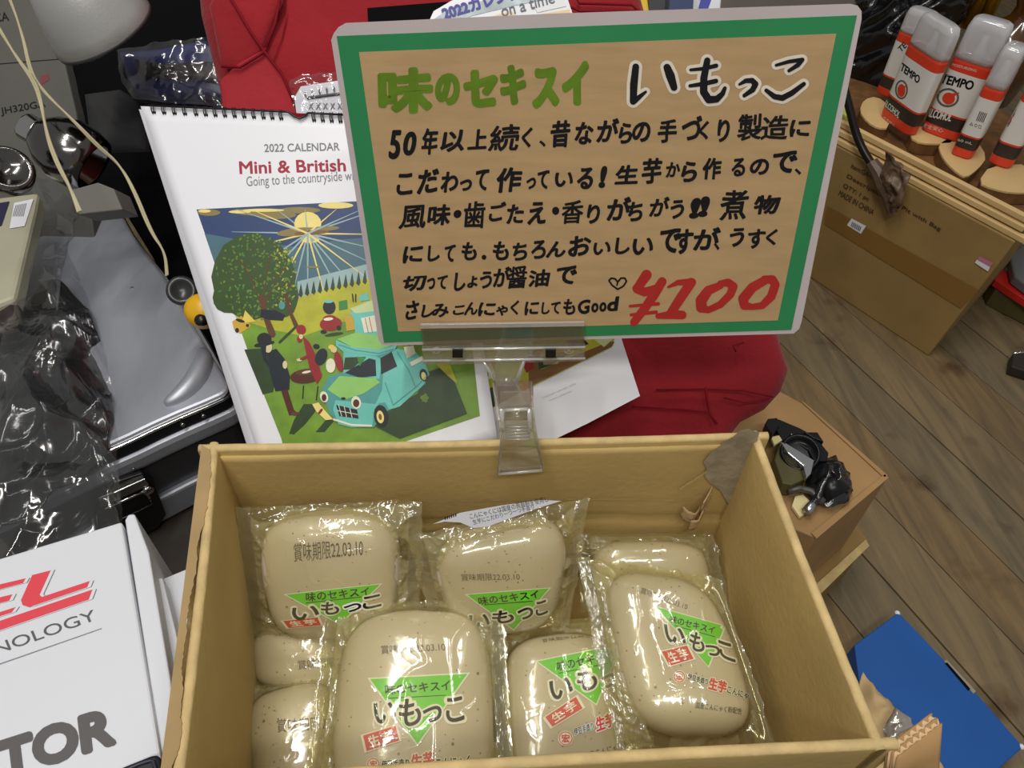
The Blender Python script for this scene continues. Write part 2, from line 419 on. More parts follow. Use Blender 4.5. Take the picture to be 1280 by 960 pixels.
pr = Print(Plane((0, 0, RZ + .0036), (0, 0, 1)), 0); pr.poly(rag_out + rag_in[::-1]); pr.build('peeled_outer_liner', mat('peeled_liner', (160, 134, 92), .85, var=.06, vscale=30), ctn).modifiers.new('s', 'SOLIDIFY').thickness = .0006
# split corner folds at the back left
MB().tube([BL + li * .004 + bn * .003 + UP * z + li * .0015 * nz(z * 90) for z in np.linspace(-.004, -.075, 24)], .0011, 5).build('corner_crease', KRAFTL, ctn, smooth=True)
# corrugated outer flap at the front right corner
A = at(1114, 940, RZ - .002); B = at(1170, 897, RZ + .004)
fd = unit(B - A); fl = np.linalg.norm(B - A); fnn = unit(np.cross(fd, UP)); 
if fnn[1] > 0: fnn = -fnn
dA = at(1103, 1010, .45) - A; dB = at(1163, 1010, .45) - B
def dvec(u): return dA * (1 - u) + dB * u
of = MB(); T = .0065
for s_ in (0, .5, 1.0):
    of.grid(lambda u, v: A + fd * fl * u + fnn * (T * (s_ - .5)) + dvec(u) * v + UP * .001 * nz(u * 6, s_), 16, 3)
of_o = of.build('outer_flap', KRAFTD, ctn, smooth=True); of_o.modifiers.new('s', 'SOLIDIFY').thickness = .0009
for q in (0, 1):
    cr = MB(); cr.grid(lambda u, v: A + fd * fl * u + fnn * (T * (-.5 + .5 * q + .25 + .21 * math.sin(u * 46 + q * 2))) + dvec(u) * .5 * v, 110, 1)
    c_ = cr.build('fluting', mat('fluting', (205, 176, 138), .9), ctn, smooth=True); c_.modifiers.new('s', 'SOLIDIFY').thickness = .0006

# ================================================================== KONNYAKU BAGS
def lump_mat():
    m = mat('konnyaku', (194, 183, 166), .32, var=.035, vscale=14, bump=.12, bscale=45, spec=.5, coat=.25)
    nt = m.node_tree; N = nt.nodes; b = N['Principled BSDF']; src = b.inputs['Base Color'].links[0].from_socket
    b.inputs['Subsurface Weight'].default_value = .0
    last = src
    for sc_, lo, hi, col in ((300, .10, .17, (110, 84, 60)), (105, .05, .10, (52, 36, 26)), (55, .018, .05, (70, 50, 36))):
        tc = N.new('ShaderNodeTexCoord'); v = N.new('ShaderNodeTexVoronoi'); v.inputs['Scale'].default_value = sc_ * .7
        nt.links.new(tc.outputs['Object'], v.inputs[0]); r = N.new('ShaderNodeMapRange'); r.inputs[1].default_value = lo; r.inputs[2].default_value = hi; r.inputs[3].default_value = .8; r.inputs[4].default_value = 0
        nt.links.new(v.outputs['Distance'], r.inputs[0])
        n = N.new('ShaderNodeTexNoise'); n.inputs['Scale'].default_value = 60; nt.links.new(tc.outputs['Object'], n.inputs[0])
        q = N.new('ShaderNodeMath'); q.operation = 'GREATER_THAN'; q.inputs[1].default_value = .50; nt.links.new(n.outputs[0], q.inputs[0])
        q2 = N.new('ShaderNodeMath'); q2.operation = 'MULTIPLY'; nt.links.new(q.outputs[0], q2.inputs[0]); nt.links.new(r.outputs[0], q2.inputs[1])
        mx = N.new('ShaderNodeMixRGB'); mx.inputs[2].default_value = rgb(col); nt.links.new(q2.outputs[0], mx.inputs[0]); nt.links.new(last, mx.inputs[1]); last = mx.outputs[0]
    nt.links.new(last, b.inputs['Base Color'])
    return m
LUMP = lump_mat()
GRN = mat('label_green', (98, 205, 40), .4); GWH = mat('label_white', (232, 230, 224), .4); RED = mat('label_red', (206, 52, 52), .4)
DATE = mat('date_ink', (70, 52, 40), .6)
def sgnp(c, e): return math.copysign(abs(c) ** e, c)
def bag(label, q, c=.016, su=.78, sv=.84, ou=0, ov=0, seed=0, lumpname=None, seam=True, crk=1.0, e2=.58):
    TL, TR, BR_, BL_ = [at(*p) for p in q]
    def P(u, v):
        a, b = (u + 1) / 2, (v + 1) / 2
        return TL * (1 - a) * (1 - b) + TR * a * (1 - b) + BR_ * a * b + BL_ * (1 - a) * b
    N0 = unit(np.cross(BL_ - TL, TR - TL)); 
    if N0 @ (EYE - TL) < 0: N0 = -N0
    t = thing('konnyaku_bag', label, 'bag', tuple(P(0, 0) - N0 * c), 'konnyaku bags in the carton')
    # lump
    e1 = .72; V = []; nu, nv = 64, 30
    for j in range(nv + 1):
        eta = -math.pi / 2 + math.pi * j / nv
        for i in range(nu):
            om = 2 * math.pi * i / nu
            x = sgnp(math.cos(eta), e1) * sgnp(math.cos(om), e2); y = sgnp(math.cos(eta), e1) * sgnp(math.sin(om), e2); z = sgnp(math.sin(eta), e1)
            d = .0016 * nz(x * 1.4 + seed, y * 1.4, z)
            V.append(P(ou + su * 1.03 * x * (1 + .03 * nz(y * 2, seed)), ov + sv * y * (1 + .03 * nz(x * 2, seed + 4))) + N0 * (z * c + d))
    Fc = [(j * nu + i, j * nu + (i + 1) % nu, (j + 1) * nu + (i + 1) % nu, (j + 1) * nu + i) for j in range(nv) for i in range(nu)]
    mk('konnyaku', V, Fc, LUMP, t, smooth=True)
    # film
    def L(u, v):
        x, y = abs(u - ou) / (su * 1.02), abs(v - ov) / (sv * 1.02); r = (x ** (2 / e2) + y ** (2 / e2)) ** (e2 / 2)
        return c * (1 - r ** (2 / e1)) ** (e1 / 2) if r < 1 else 0
    def sm(a, b, k=.0016): h = max(0, min(1, .5 + .5 * (a - b) / k)); return b * (1 - h) + a * h + k * h * (1 - h)
    n = 110; 
    def pt(u, v, s):
        edge = max(abs(u), abs(v)); E = c * .62 * (1 - abs(u) ** 3) * (1 - abs(v) ** 5)
        l = L(u, v); h = sm(l + .0012, E) if l > 0 else sm(.0012, E)
        h *= min(1, (1 - edge) * 9) ** .7
        slack = 1 - .93 * min(1, max(0, (l / c - .45) / .3))
        a1 = nz(u * 3.2 + seed, v * 3.2, 1.3); rn = (1 - abs(2 * nz(u * 4.1 + a1 * 1.2, v * 2.6 + seed, 4.0)))
        rn2 = (1 - abs(2 * nz(u * 9 + seed, v * 7 + a1 * 2, 8.0)))
        d = crk * (slack * (.0022 * (rn ** 3 - .4) + .0011 * (rn2 ** 3 - .4)) + .0009 * max(0, 1 - abs(3 * nz(u * 1.5 + seed * 2, v * 1.1 + a1 * .5, 2))) ** 9)
        if seam and abs(u) > .84:
            k = (abs(u) - .84) / .16; h *= (1 - k); d = d * (1 - k) * .8 + .0007 * math.sin(abs(u) * 160) + .0022 * nz(u, v * 3 + seed, 5) * k
        if s < 0: return P(u, v) - N0 * (h * .95 + .0004)
        uu = u * (1 + (.05 * nz(v * 2.5, seed) + .02 * nz(v * 11, seed)) * max(0, (abs(u) - .8) * 5)) ; vv = v * (1 + (.05 * nz(u * 2, seed + 2) + .03 * nz(u * 7, seed)) * max(0, (abs(v) - .8) * 5)) 
        return P(uu, vv) + N0 * (max(h + d, l + .0015 if l > 0 else -.001))
    G = [pt(-1 + 2 * i / n, -1 + 2 * j / n, 1) for j in range(n + 1) for i in range(n + 1)]
    FF = [(j * (n + 1) + i, j * (n + 1) + i + 1, (j + 1) * (n + 1) + i + 1, (j + 1) * (n + 1) + i) for j in range(n) for i in range(n)]
    def region(i, j):
        if seam and (i < n * .075 or i >= n * .925): return 1
        u, v = -1 + 2 * (i + .5) / n, -1 + 2 * (j + .5) / n
        return 2 if L(u, v) < c * .35 and abs(v) < .95 and nz(u * 2.2 + seed, v * 2.2) > -.35 else 0
    mi = [region(i, j) for j in range(n) for i in range(n)]
    mk('film_front', G, FF, [FILM, FILMS, LIQ], t, smooth=True, mi=mi)
    n2 = 36
    Bk = [pt(-1 + 2 * i / n2, -1 + 2 * j / n2, -1) for j in range(n2 + 1) for i in range(n2 + 1)]
    mk('film_back', Bk, [(j * (n2 + 1) + i, j * (n2 + 1) + i + 1, (j + 1) * (n2 + 1) + i + 1, (j + 1) * (n2 + 1) + i) for j in range(n2) for i in range(n2)], FILM, t, smooth=True)
    return t, Surf(V, Fc, Plane(P(0, 0) + N0 * c, N0))
def brand(t, surf, tri, name_q, imo, red, stamp=None, small=None, koku=None, date=None, h=10):
    """front print of a bag in photograph coordinates"""
    def quad(pr, s, q, m, bold=0, lift=0, slant=0): pr.text(s, q[0], q[1], q[2], m, bold, lift, slant, .04)
    pr = Print(surf, .0005, 7)
    g = np.array(tri, float); c = g.mean(0)
    if tri: pr.poly([tuple(c + (p - c) * 1.06) for p in g], 0, 0); pr.poly([tuple(p) for p in g], 1, .0001)
    if tri:
        a = g[0] * .70 + g[2] * .30; b = g[1] * .70 + g[2] * .30; pr.stroke([tuple(a + (b - a) * .06), tuple(a + (b - a) * .9)], .45, 2, .0002, 6)
    if name_q: quad(pr, '味のセキスイ', name_q, 2, .02, .0002)
    for ch, q in imo:
        pr.text(ch, q[0], q[1], q[2], 0, .10, .00025, 0, .04, 0); pr.text(ch, q[0], q[1], q[2], 2, .022, .0004, 0, .04, 0)
    if red:
        r = np.array(red, float); c = r.mean(0)
        pr.poly([tuple(p) for p in r], 0, .0003); r2 = c + (r - c) * .87; pr.poly([tuple(p) for p in r2], 3, .0004)
        e = (r2[1] - r2[0]); d = (r2[3] - r2[0])
        for k, ch in enumerate('生芋'):
            o = r2[0] + e * (.12 + .42 * k) + d * .86; pr.text(ch, o, o + e * .34, r2[0] + e * (.12 + .42 * k) + d * .14, 0, .02, .0005)
    if stamp:
        x, y, rr = stamp; pr.ell(x, y, rr + 1, rr + 1, 0, .0001); pr.ring(x, y, rr, rr, 1.1, 3, .0002); pr.box('宏', x - rr * .6, y - rr * .6, x + rr * .6, y + rr * .6, 3, .03, .0002)
    for (s, q, m, b_) in (small or []):
        pr.text(s, q[0], q[1], q[2], 0, b_ + .08, .0002, 0, 0, 0); pr.text(s, q[0], q[1], q[2], m, b_, .0003, 0, 0, 0)
    if koku: quad(pr, '国産こんにゃく粉配合', koku, 2, 0, .0001)
    if pr.mb.V: pr.build('front_print', [GWH, GRN, INK, RED], t)
    if date:
        pd_ = Print(surf, .0005, 8); quad(pd_, date[0], date[1], 0, -.004); pd_.build('date_stamp', DATE, t)
D_ = '賞味期限22.03.10'
# lower bags first
t, s = bag('konnyaku bag without visible print against the back wall at the right', [(722, 668, .388), (892, 668, .388), (912, 765, .352), (728, 765, .352)], .015, .80, .84, seed=3)
t, s = bag('small half hidden konnyaku bag beside the left wall, just below the back left bag', [(302, 775, .372), (440, 770, .372), (446, 868, .350), (306, 872, .350)], .013, .8, .8, seed=11)
brand(t, s, [], None, [], None, date=('賞味期限22', ((373, 837), (432, 832), (372, 825))))
t, s = bag('konnyaku bag at the front beside the left wall, mostly hidden behind the front centre bag', [(295, 862, .362), (436, 834, .362), (450, 1010, .345), (300, 1010, .345)], .015, .8, .86, seed=17)
brand(t, s, [], None, [], None, date=('賞味期限22', ((347, 916), (415, 912), (346, 899))))
t, s = bag('konnyaku bag lying in the front middle with its right half under another bag', [(612, 782, .375), (772, 770, .375), (840, 1010, .352), (618, 1015, .352)], .016, .84, .86, ov=.04, seed=23)
brand(t, s, [(672, 827), (775, 806), (745, 880)], ((697, 840), (767, 824), (695, 828)),
      [('い', ((690, 876), (716, 868), (687, 853))), ('も', ((723, 866), (746, 860), (721, 838))), ('っ', ((752, 862), (769, 857), (751, 846))), ('こ', ((774, 858), (800, 850), (770, 832)))],
      [(678, 897.5), (722, 868.5), (731.5, 885), (688.5, 911.5)], (707, 923, 8.5), [('伊豆手造り', ((718, 920), (742, 912), (717, 911)), 2, .02), ('生芋', ((746, 915), (768, 907), (744, 898)), 3, .04)],
      ((731, 950), (802, 930), (729, 941)), (D_, ((678, 797), (744, 782), (676, 786))))
t, s = bag('konnyaku bag standing upright in the back left corner of the carton', [(294, 634, .452), (528, 627, .452), (524, 796, .372), (314, 800, .372)], .018, .74, .93, ov=.04, seed=31, crk=1.2)
brand(t, s, [(358, 743), (475, 730), (425, 779)], ((383, 752), (462, 744), (382, 741)),
      [('い', ((367, 775), (399, 771), (366, 760))), ('も', ((402, 768), (424, 766), (402, 753))), ('っ', ((431, 765), (452, 762), (430, 756))), ('こ', ((454, 761), (476, 757), (454, 746)))],
      [(351, 775), (400, 770), (405, 781), (359, 785)], date=(D_, ((368, 702), (454, 696), (367, 679))))
t, s = bag('konnyaku bag at the back centre with a white printed label folded over its top', [(508, 672, .450), (736, 622, .456), (712, 782, .378), (548, 798, .372)], .018, .76, .90, ov=.05, seed=37, crk=1.1)
brand(t, s, [(584, 743), (686, 735), (642, 786)], ((599, 756), (674, 747), (597, 746)),
      [('い', ((588, 785), (612, 782), (587, 769))), ('も', ((616, 779), (642, 776), (615, 764))), ('っ', ((648, 774), (666, 771), (647, 761))), ('こ', ((670, 769), (684, 766), (669, 752)))],
      None, date=(D_, ((577, 726), (650, 725), (576, 717))))
pr = Print(Plane(s.fb.P + s.fb.n * .001, s.fb.n), .0, 8)
pr.poly([(541, 655), (575, 641), (625, 632), (675, 625), (702, 626), (670, 636), (640, 647), (610, 658), (592, 660), (575, 653), (556, 652)], 0)
for k in range(6): pr.poly([(556 + k * 2.6, 650 - k * .9), (557.4 + k * 2.6, 650 - k * .9), (557.4 + k * 2.6, 646 - k * .9), (556 + k * 2.6, 646 - k * .9)], 1, .0001)
pr.text('こんにゃくには国産の蒟蒻粉を使用し', (588, 649), (686, 627), (586, 642), 1, 0, .0001)
pr.text('生芋にこだわり一つ一つ手造り', (592, 656), (668, 636), (590, 650), 1, 0, .0001)
pr.build('back_label', [WHITE, INK], t, label='white back label with small print and bar code')
t, s = bag('nearest konnyaku bag at front centre with its whole green triangle in view', [(408, 757, .402), (627, 752, .402), (648, 1030, .374), (372, 1030, .374)], .017, .78, .90, ou=.03, ov=-.02, seed=41, crk=1.2)
brand(t, s, [(463, 849), (584, 842.5), (522, 930)], ((482, 869), (563, 863), (481, 856)),
      [('い', ((470, 905), (495, 901), (468, 880))), ('も', ((500, 909), (526, 905), (499, 876))), ('っ', ((530, 904), (552, 900), (529, 886))), ('こ', ((559, 903), (580, 901), (557, 873)))],
      [(451, 919), (497, 905), (502.5, 926), (456, 941.5)], (467, 955, 7.5), [('伊豆手造り', ((478, 962), (512, 959), (477, 951)), 2, .03), ('生芋', ((515, 962), (543, 957), (514, 944)), 3, .04), ('こんにゃく', ((546, 961), (588, 957), (545, 948)), 2, .03)],
      None, (D_, ((477, 818), (557, 814), (476, 807))))
t, s = bag('konnyaku bag on top at the right, tilted against the right wall of the carton', [(722, 697, .418), (898, 722, .412), (973, 940, .388), (768, 940, .388)], .018, .78, .88, ou=.05, ov=-.02, seed=47, crk=1.1)
brand(t, s, [(820, 759), (905, 783), (885, 833)], ((836, 778), (892, 793), (838, 769)),
      [('い', ((833, 802), (857, 808), (830, 781))), ('も', ((861, 811), (879, 817), (863, 789))), ('っ', ((881, 817), (898, 822), (882, 805))), ('こ', ((901, 822), (918, 828), (896, 800)))],
      [(824, 814), (860, 805.5), (869.5, 824.5), (835, 834.5)], (849, 846, 7), [('伊豆手造り', ((859, 849), (884, 856), (860, 842)), 2, .03), ('生芋', ((885, 861), (906, 867), (887, 847)), 3, .05), ('こんにゃく', ((908, 866), (940, 877), (909, 857)), 2, .03)],
      ((869, 885), (926, 893), (870, 877)), (D_, ((800, 742), (858, 763), (802, 734))))
pr = Print(s, .001, 10); pr.stroke([(760.5, 763), (762, 778), (762, 790)], [1, 1.6, .8], 0); pr.build('register_mark', INK, t)

# ================================================================== PRICE SIGN (A4 laminated card)
sP = np.array([.1155, .4203, .65]); sTL, sTR, sBR, sBL = [np.array(p) for p in ((-.037, .470, .744), (.266, .426, .762), (.269, .371, .556), (-.035, .414, .538))]
sN = unit(np.cross(sTR - sTL, sBL - sTL)); SG = Plane((sTL + sTR + sBR + sBL) / 4, sN); sN = SG.n
sign = thing('price_sign', 'laminated A4 sign, kraft paper on green border with handwritten Japanese text and red 100 yen price', 'sign', tuple((sBL + sBR) / 2))
sign['label'] = 'laminated handwritten price sign, kraft paper with green border, held upright by clear clip'
LAM = mat('laminate', (196, 184, 186), .25, coat=.3, var=.04, vscale=6)
GPAP = mat('green_paper', (44, 134, 82), .38, var=.05, vscale=10, coat=.15, spec=.4)
KPAP = mat('kraft_paper', (184, 153, 111), .45, var=.045, vscale=26, bump=.06, bscale=60, stretch=(1, 1, 5), coat=.12, spec=.4)
def slab_on(pts, back=.0007, front=0.0):
    return [SG.hit(x, y)[0] + sN * front for x, y in pts]
lam = [(414, 50), (417, 42), (423, 34), (432, 29), (700, 17), (1064, 5), (1072, 7), (1077, 14), (1077, 24), (1002, 402), (999, 411), (992, 417), (740, 424), (486, 432), (478, 431), (473, 425)]
MB().prism(slab_on(lam), -sN * .0012).build('laminate', LAM, sign)
MB().prism(slab_on([(421, 45), (1071, 19), (989, 412), (480, 428)], front=.0004), -sN * .0006).build('green_border', GPAP, sign)
MB().prism(slab_on([(449, 65), (1045, 42), (972, 400), (498, 414)], front=.0006), -sN * .0004).build('kraft_panel', KPAP, sign)
pr = Print(SG, .0008)
for ch, x0, y0, x1, y1, sl in (('味', 472, 84, 541, 141, 0), ('の', 544, 91, 575, 131, 0), ('セ', 579, 87, 622, 134, 0), ('キ', 625, 81, 658, 131, 0), ('ス', 665, 85, 699, 135, 0), ('イ', 702, 76, 736, 131, 0)):
    pr.box(ch, x0, y0, x1, y1, 0, .046 if ch == '味' else .06, 0, 0, .04, .05)
pr.build('green_lettering', GRNM, sign)
T4 = lambda pts: [(740 + x / 3.765, 20 + y / 3.765) for x, y in pts]
imo = [([(205, 238), (196, 320), (193, 400), (215, 385), (252, 355)], [16, 18, 16, 12, 6]), ([(352, 240), (368, 280), (385, 335)], [17, 21, 16]),
       ([(541, 208), (525, 290), (524, 355), (548, 392), (585, 390), (612, 365), (624, 338)], [15, 17, 18, 18, 16, 12, 9]), ([(463, 252), (525, 246), (583, 232)], [7, 9, 10]), ([(460, 327), (520, 318), (582, 304)], [8, 11, 11]),
       ([(692, 320), (722, 303), (752, 302), (768, 318), (755, 345), (715, 373)], [6, 11, 13, 14, 13, 9]), ([(865, 230), (925, 213), (988, 204), (968, 228), (925, 256)], [7, 9, 10, 11, 8]),
       ([(818, 348), (858, 378), (895, 384), (940, 360), (995, 318)], [9, 13, 14, 13, 10])]
pr = Print(SG, .0007)
for p, r in imo: pr.stroke(T4(p), [(q + 15) / 3.765 for q in r], 0, 0, 14)
pr.build('white_outline', WHM, sign)
pr = Print(SG, .00095)
for p, r in imo: pr.stroke(T4(p), [q / 3.765 for q in r], 0, 0, 12)
pr.build('title_lettering', INK, sign)
rows = """5,486,162,502,198;0,504,164,521,194;年,527,160,548,193;以,550,162,580,189;上,584,161,608,186;続,610,155,650,188;く,652,159,666,184;、,674,175,682,183;昔,688,150,713,184;な,718,152,742,180;が,745,148,774,177;ら,773,153,790,179;の,790,152,813,177;手,822,149,846,178;づ,852,145,877,175;く,873,151,886,174;り,897,149,912,177;製,921,142,952,175;造,950,144,985,174;に,987,149,1013,170
こ,496,216,516,243;だ,521,211,549,242;わ,551,214,573,240;っ,575,224,590,238;て,595,212,612,238;作,621,209,653,240;っ,658,222,670,236;て,672,213,687,236;い,694,215,716,233;る,721,209,741,236;!,748,207,759,234;生,768,206,797,230;芋,802,197,828,229;か,832,202,850,221;ら,851,201,871,227;作,878,197,902,224;る,914,197,931,220;の,937,198,961,218;で,966,189,996,216;、,993,210,1001,218
風,498,256,532,285;味,534,255,563,281;・,567,262,577,272;歯,580,251,607,285;ご,611,252,633,276;た,633,255,655,279;え,659,252,682,280;・,690,258,699,268;香,702,250,729,279;り,734,255,750,279;が,758,246,789,275;ち,784,252,803,276;が,811,246,837,270;う,838,250,855,273;!,861,247,876,272;!,872,245,887,270;煮,899,237,936,274;物,942,243,976,267
に,504,307,529,328;し,535,306,550,326;て,556,306,570,327;も,577,302,596,325;.,602,318,608,324;も,616,301,636,325;ち,641,303,659,325;ろ,664,300,682,323;ん,682,301,707,321;お,710,294,739,320;い,742,302,763,318;し,769,296,787,317;い,791,297,816,318;で,825,286,851,316;す,845,286,867,317;が,866,284,901,312;、,892,303,899,312;う,912,285,930,308;す,935,286,957,310;く,957,286,972,306
切,504,344,534,363;っ,534,347,544,361;て,547,344,560,361;し,568,340,582,363;ょ,584,344,597,359;う,600,339,615,360;が,616,333,638,358;醤,635,332,659,360;油,661,336,688,358;で,696,332,721,355
さ,507,375,524,399;し,527,380,542,396;み,540,379,561,396;こ,566,381,581,393;ん,580,377,597,393;に,598,377,620,394;ゃ,620,381,635,394;く,638,375,649,393;に,656,376,674,393;し,677,377,687,392;て,689,377,701,392;も,704,373,719,393;G,722,374,738,392;o,739,378,748,390;o,749,377,758,389;d,759,370,774,388"""
for row in rows.split('\n'):
    pr = Print(SG, .0008)
    for it in row.split(';'):
        p = it.split(',') if not it.startswith(',') else [','] + it[2:].split(',')
        ch, x0, y0, x1, y1 = p[0], *map(float, p[1:])
        bd = .022 if ch in '製造続歯醤煮風香' else .034
        if (y1 - y0) < 10: bd = .02
        pr.box(ch, x0, y0, x1, y1, 0, bd, 0, .12 if ch not in '、・.' else 0, .05, .06)
    if row.startswith('さ'):
        h = [(772, 361), (765, 356), (761, 350), (764, 347), (769, 348), (772, 352), (776, 347), (781, 347), (783, 351), (779, 357), (772, 361)]
        pr.stroke(h, 1.1, 0, 0, 6); pr.stroke([(772, 352), (771, 356)], 1, 0, 0, 6)
    pr.build('handwritten_line', INK, sign)
pr = Print(SG, .0008)
T6 = lambda pts: [(740 + x / 4, 220 + y / 4) for x, y in pts]
for p, r in (([(272, 492), (225, 560)], [26, 22]), ([(225, 560), (262, 578), (320, 560)], [24, 22, 20]), ([(350, 525), (310, 590), (262, 660), (210, 728)], [22, 24, 22, 20]), ([(190, 648), (330, 636)], [7, 9]), ([(195, 692), (320, 678)], [8, 9]),
             ([(380, 553), (430, 530), (500, 528)], [6, 14, 20]), ([(495, 530), (440, 610), (395, 680)], [24, 24, 22]), ([(330, 698), (400, 690), (450, 692)], [14, 22, 22]),
             ([(640, 545), (580, 570), (545, 620), (545, 655), (580, 668), (640, 640), (690, 590), (705, 550), (680, 530), (640, 535)], [18, 24, 28, 26, 16, 18, 20, 22, 20, 16]),
             ([(860, 520), (800, 555), (755, 610), (760, 645), (800, 652), (850, 645), (895, 600), (915, 540), (900, 515), (860, 515)], [22, 24, 26, 22, 15, 18, 22, 22, 22, 20])):
    pr.stroke(T6(p), [q / 4 for q in r], 0, 0, 14)
pr.build('red_price', REDM, sign)

# ================================================================== CLEAR CARD CLIP
ACRE = film('acrylic_edge_highlight', (240, 240, 236), gloss=.22, rough=.08, milk=.38, milkc=(232, 232, 228), bump=0, edge=.4)  # milky white paints bright edge highlights onto the clear acrylic
ACR = film('clear_acrylic', (243, 242, 237), gloss=.10, rough=.06, milk=.06, milkc=(235, 235, 230), bump=.05, bscale=60, edge=.55)
ACRS = film('smoky_acrylic', (222, 218, 208), gloss=.07, rough=.08, milk=.04, milkc=(220, 220, 215), bump=.03, bscale=60, edge=.4)
clip = thing('card_clip', 'clear plastic card clip gripping the sign and the back rim of the carton', 'clip', tuple(SG.hit(640, 450)[0]))
sx = unit(SG.hit(730, 404)[0] - SG.hit(527, 410)[0]); sy = unit(np.cross(sN, sx)); sy = sy if sy[2] > 0 else -sy
def sp(x, y, o=0): return SG.hit(x, y)[0] + sN * o
def cslab(pts, o, th, name, m=ACR, **k): return MB().prism([sp(x, y, o) for x, y in pts], -sN * th).build(name, m, clip, bevel=.0003, **k)
cslab([(526, 403), (730, 400), (730, 429), (530, 431)], .0045, .0018, 'front_jaw', ACRS)
cslab([(526, 402), (730, 399), (730, 404), (526, 407)], .0050, .0026, 'jaw_lip', ACRE)
cslab([(530, 406), (728, 402), (728, 446), (532, 450)], -.002, .0016, 'rear_jaw')
cslab([(528, 430), (731, 427), (730, 448), (530, 452)], .0045, .0022, 'jaw_base')
for y0 in (432, 446):
    MB().tube([sp(529, y0, .006), sp(731, y0 - 3, .006)], .0011, 8).build('jaw_rib', ACRE, clip, smooth=True)
for x in (573, 688):
    cslab([(x - 9, 429), (x + 9, 428.6), (x + 9, 449), (x - 9, 449.5)], .0075, .006, 'pin_bracket')
    cslab([(x - 6.5, 430), (x + 6.5, 430), (x + 6.5, 440), (x - 6.5, 440)], .0085, .0035, 'spring_pin', BLACK)
for x in (545, 711):
    q = Print(Plane(sp(x, 440, .0052), sN), 0); q.ring(x, 438, 6, 4.2, 1); q.stroke([(x - 3, 436), (x + 3, 440)], .5); q.stroke([(x - 3, 440), (x + 3, 436)], .5); q.build('moulded_mark', ACRE, clip)
cslab([(603, 446), (658, 445), (652, 470), (645, 476), (621, 476), (614, 470)], .003, .0022, 'neck_plate')
for a, b in (((603, 446), (619, 471)), ((656, 445), (646, 471))):
    MB().tube([sp(*a, .004), sp(*b, .004)], .0014, 8).build('neck_rib', ACRE, clip, smooth=True)
MB().tube([sp(620, 474, .003), sp(648, 473, .003)], .0034, 14).build('hinge_barrel', ACR, clip, smooth=True)
wallP = Plane(BL + bn * .012, bn)
def wp(x, y, o=0): return wallP.hit(x, y)[0] + bn * o
# link between the hinge and the rim clamp
mid0, mid1 = sp(618, 478, .002), sp(664, 477, .002); b0, b1 = wp(624, 520, .004), wp(664, 519, .004)
MB().grid(lambda u, v: (mid0 * (1 - u) + mid1 * u) * (1 - v) + (b0 * (1 - u) + b1 * u) * v, 2, 4).build('link_plate', ACR, clip).modifiers.new('s', 'SOLIDIFY').thickness = .002
for a, b in ((mid0, b0), (mid1, b1)): MB().tube([a, a * .5 + b * .5 + bn * .001, b], .0016, 8).build('link_rail', ACRE, clip, smooth=True)
MB().tube([b0 + UP * .006, b1 + UP * .006], .0038, 14).build('clamp_barrel', ACR, clip, smooth=True)
for x in (627, 661): MB().tube([wp(x, 498, .009), wp(x, 512, .013), wp(x, 525, .009)], .0018, 8).build('spring_arm', ACRE, clip, smooth=True)
lv = [(625, 502), (664, 500), (666, 520), (678, 572), (677, 580), (623, 585), (621, 577), (629, 522)]
MB().prism([wp(x, y, .006) for x, y in lv], -bn * .002).build('lever', ACRS, clip, bevel=.0004)
for p in ([(626, 502), (629, 522), (622, 583)], [(664, 500), (666, 520), (678, 578)], [(622, 583), (678, 578)], [(627, 503), (664, 501)]):
    MB().tube([wp(x, y, .007) for x, y in p], .0013, 8).build('lever_rim', ACRE, clip, smooth=True)
for y in (524, 528, 532, 536, 540): MB().tube([wp(631, y, .0068), wp(662, y - 1, .0068)], .0006, 6).build('grip_ridge', ACRE, clip, smooth=True)
MB().prism([wp(x, y, -.021) for x, y in ((626, 520), (664, 519), (668, 548), (626, 550))], -bn * .0016).build('outer_clamp', ACR, clip, bevel=.0003)

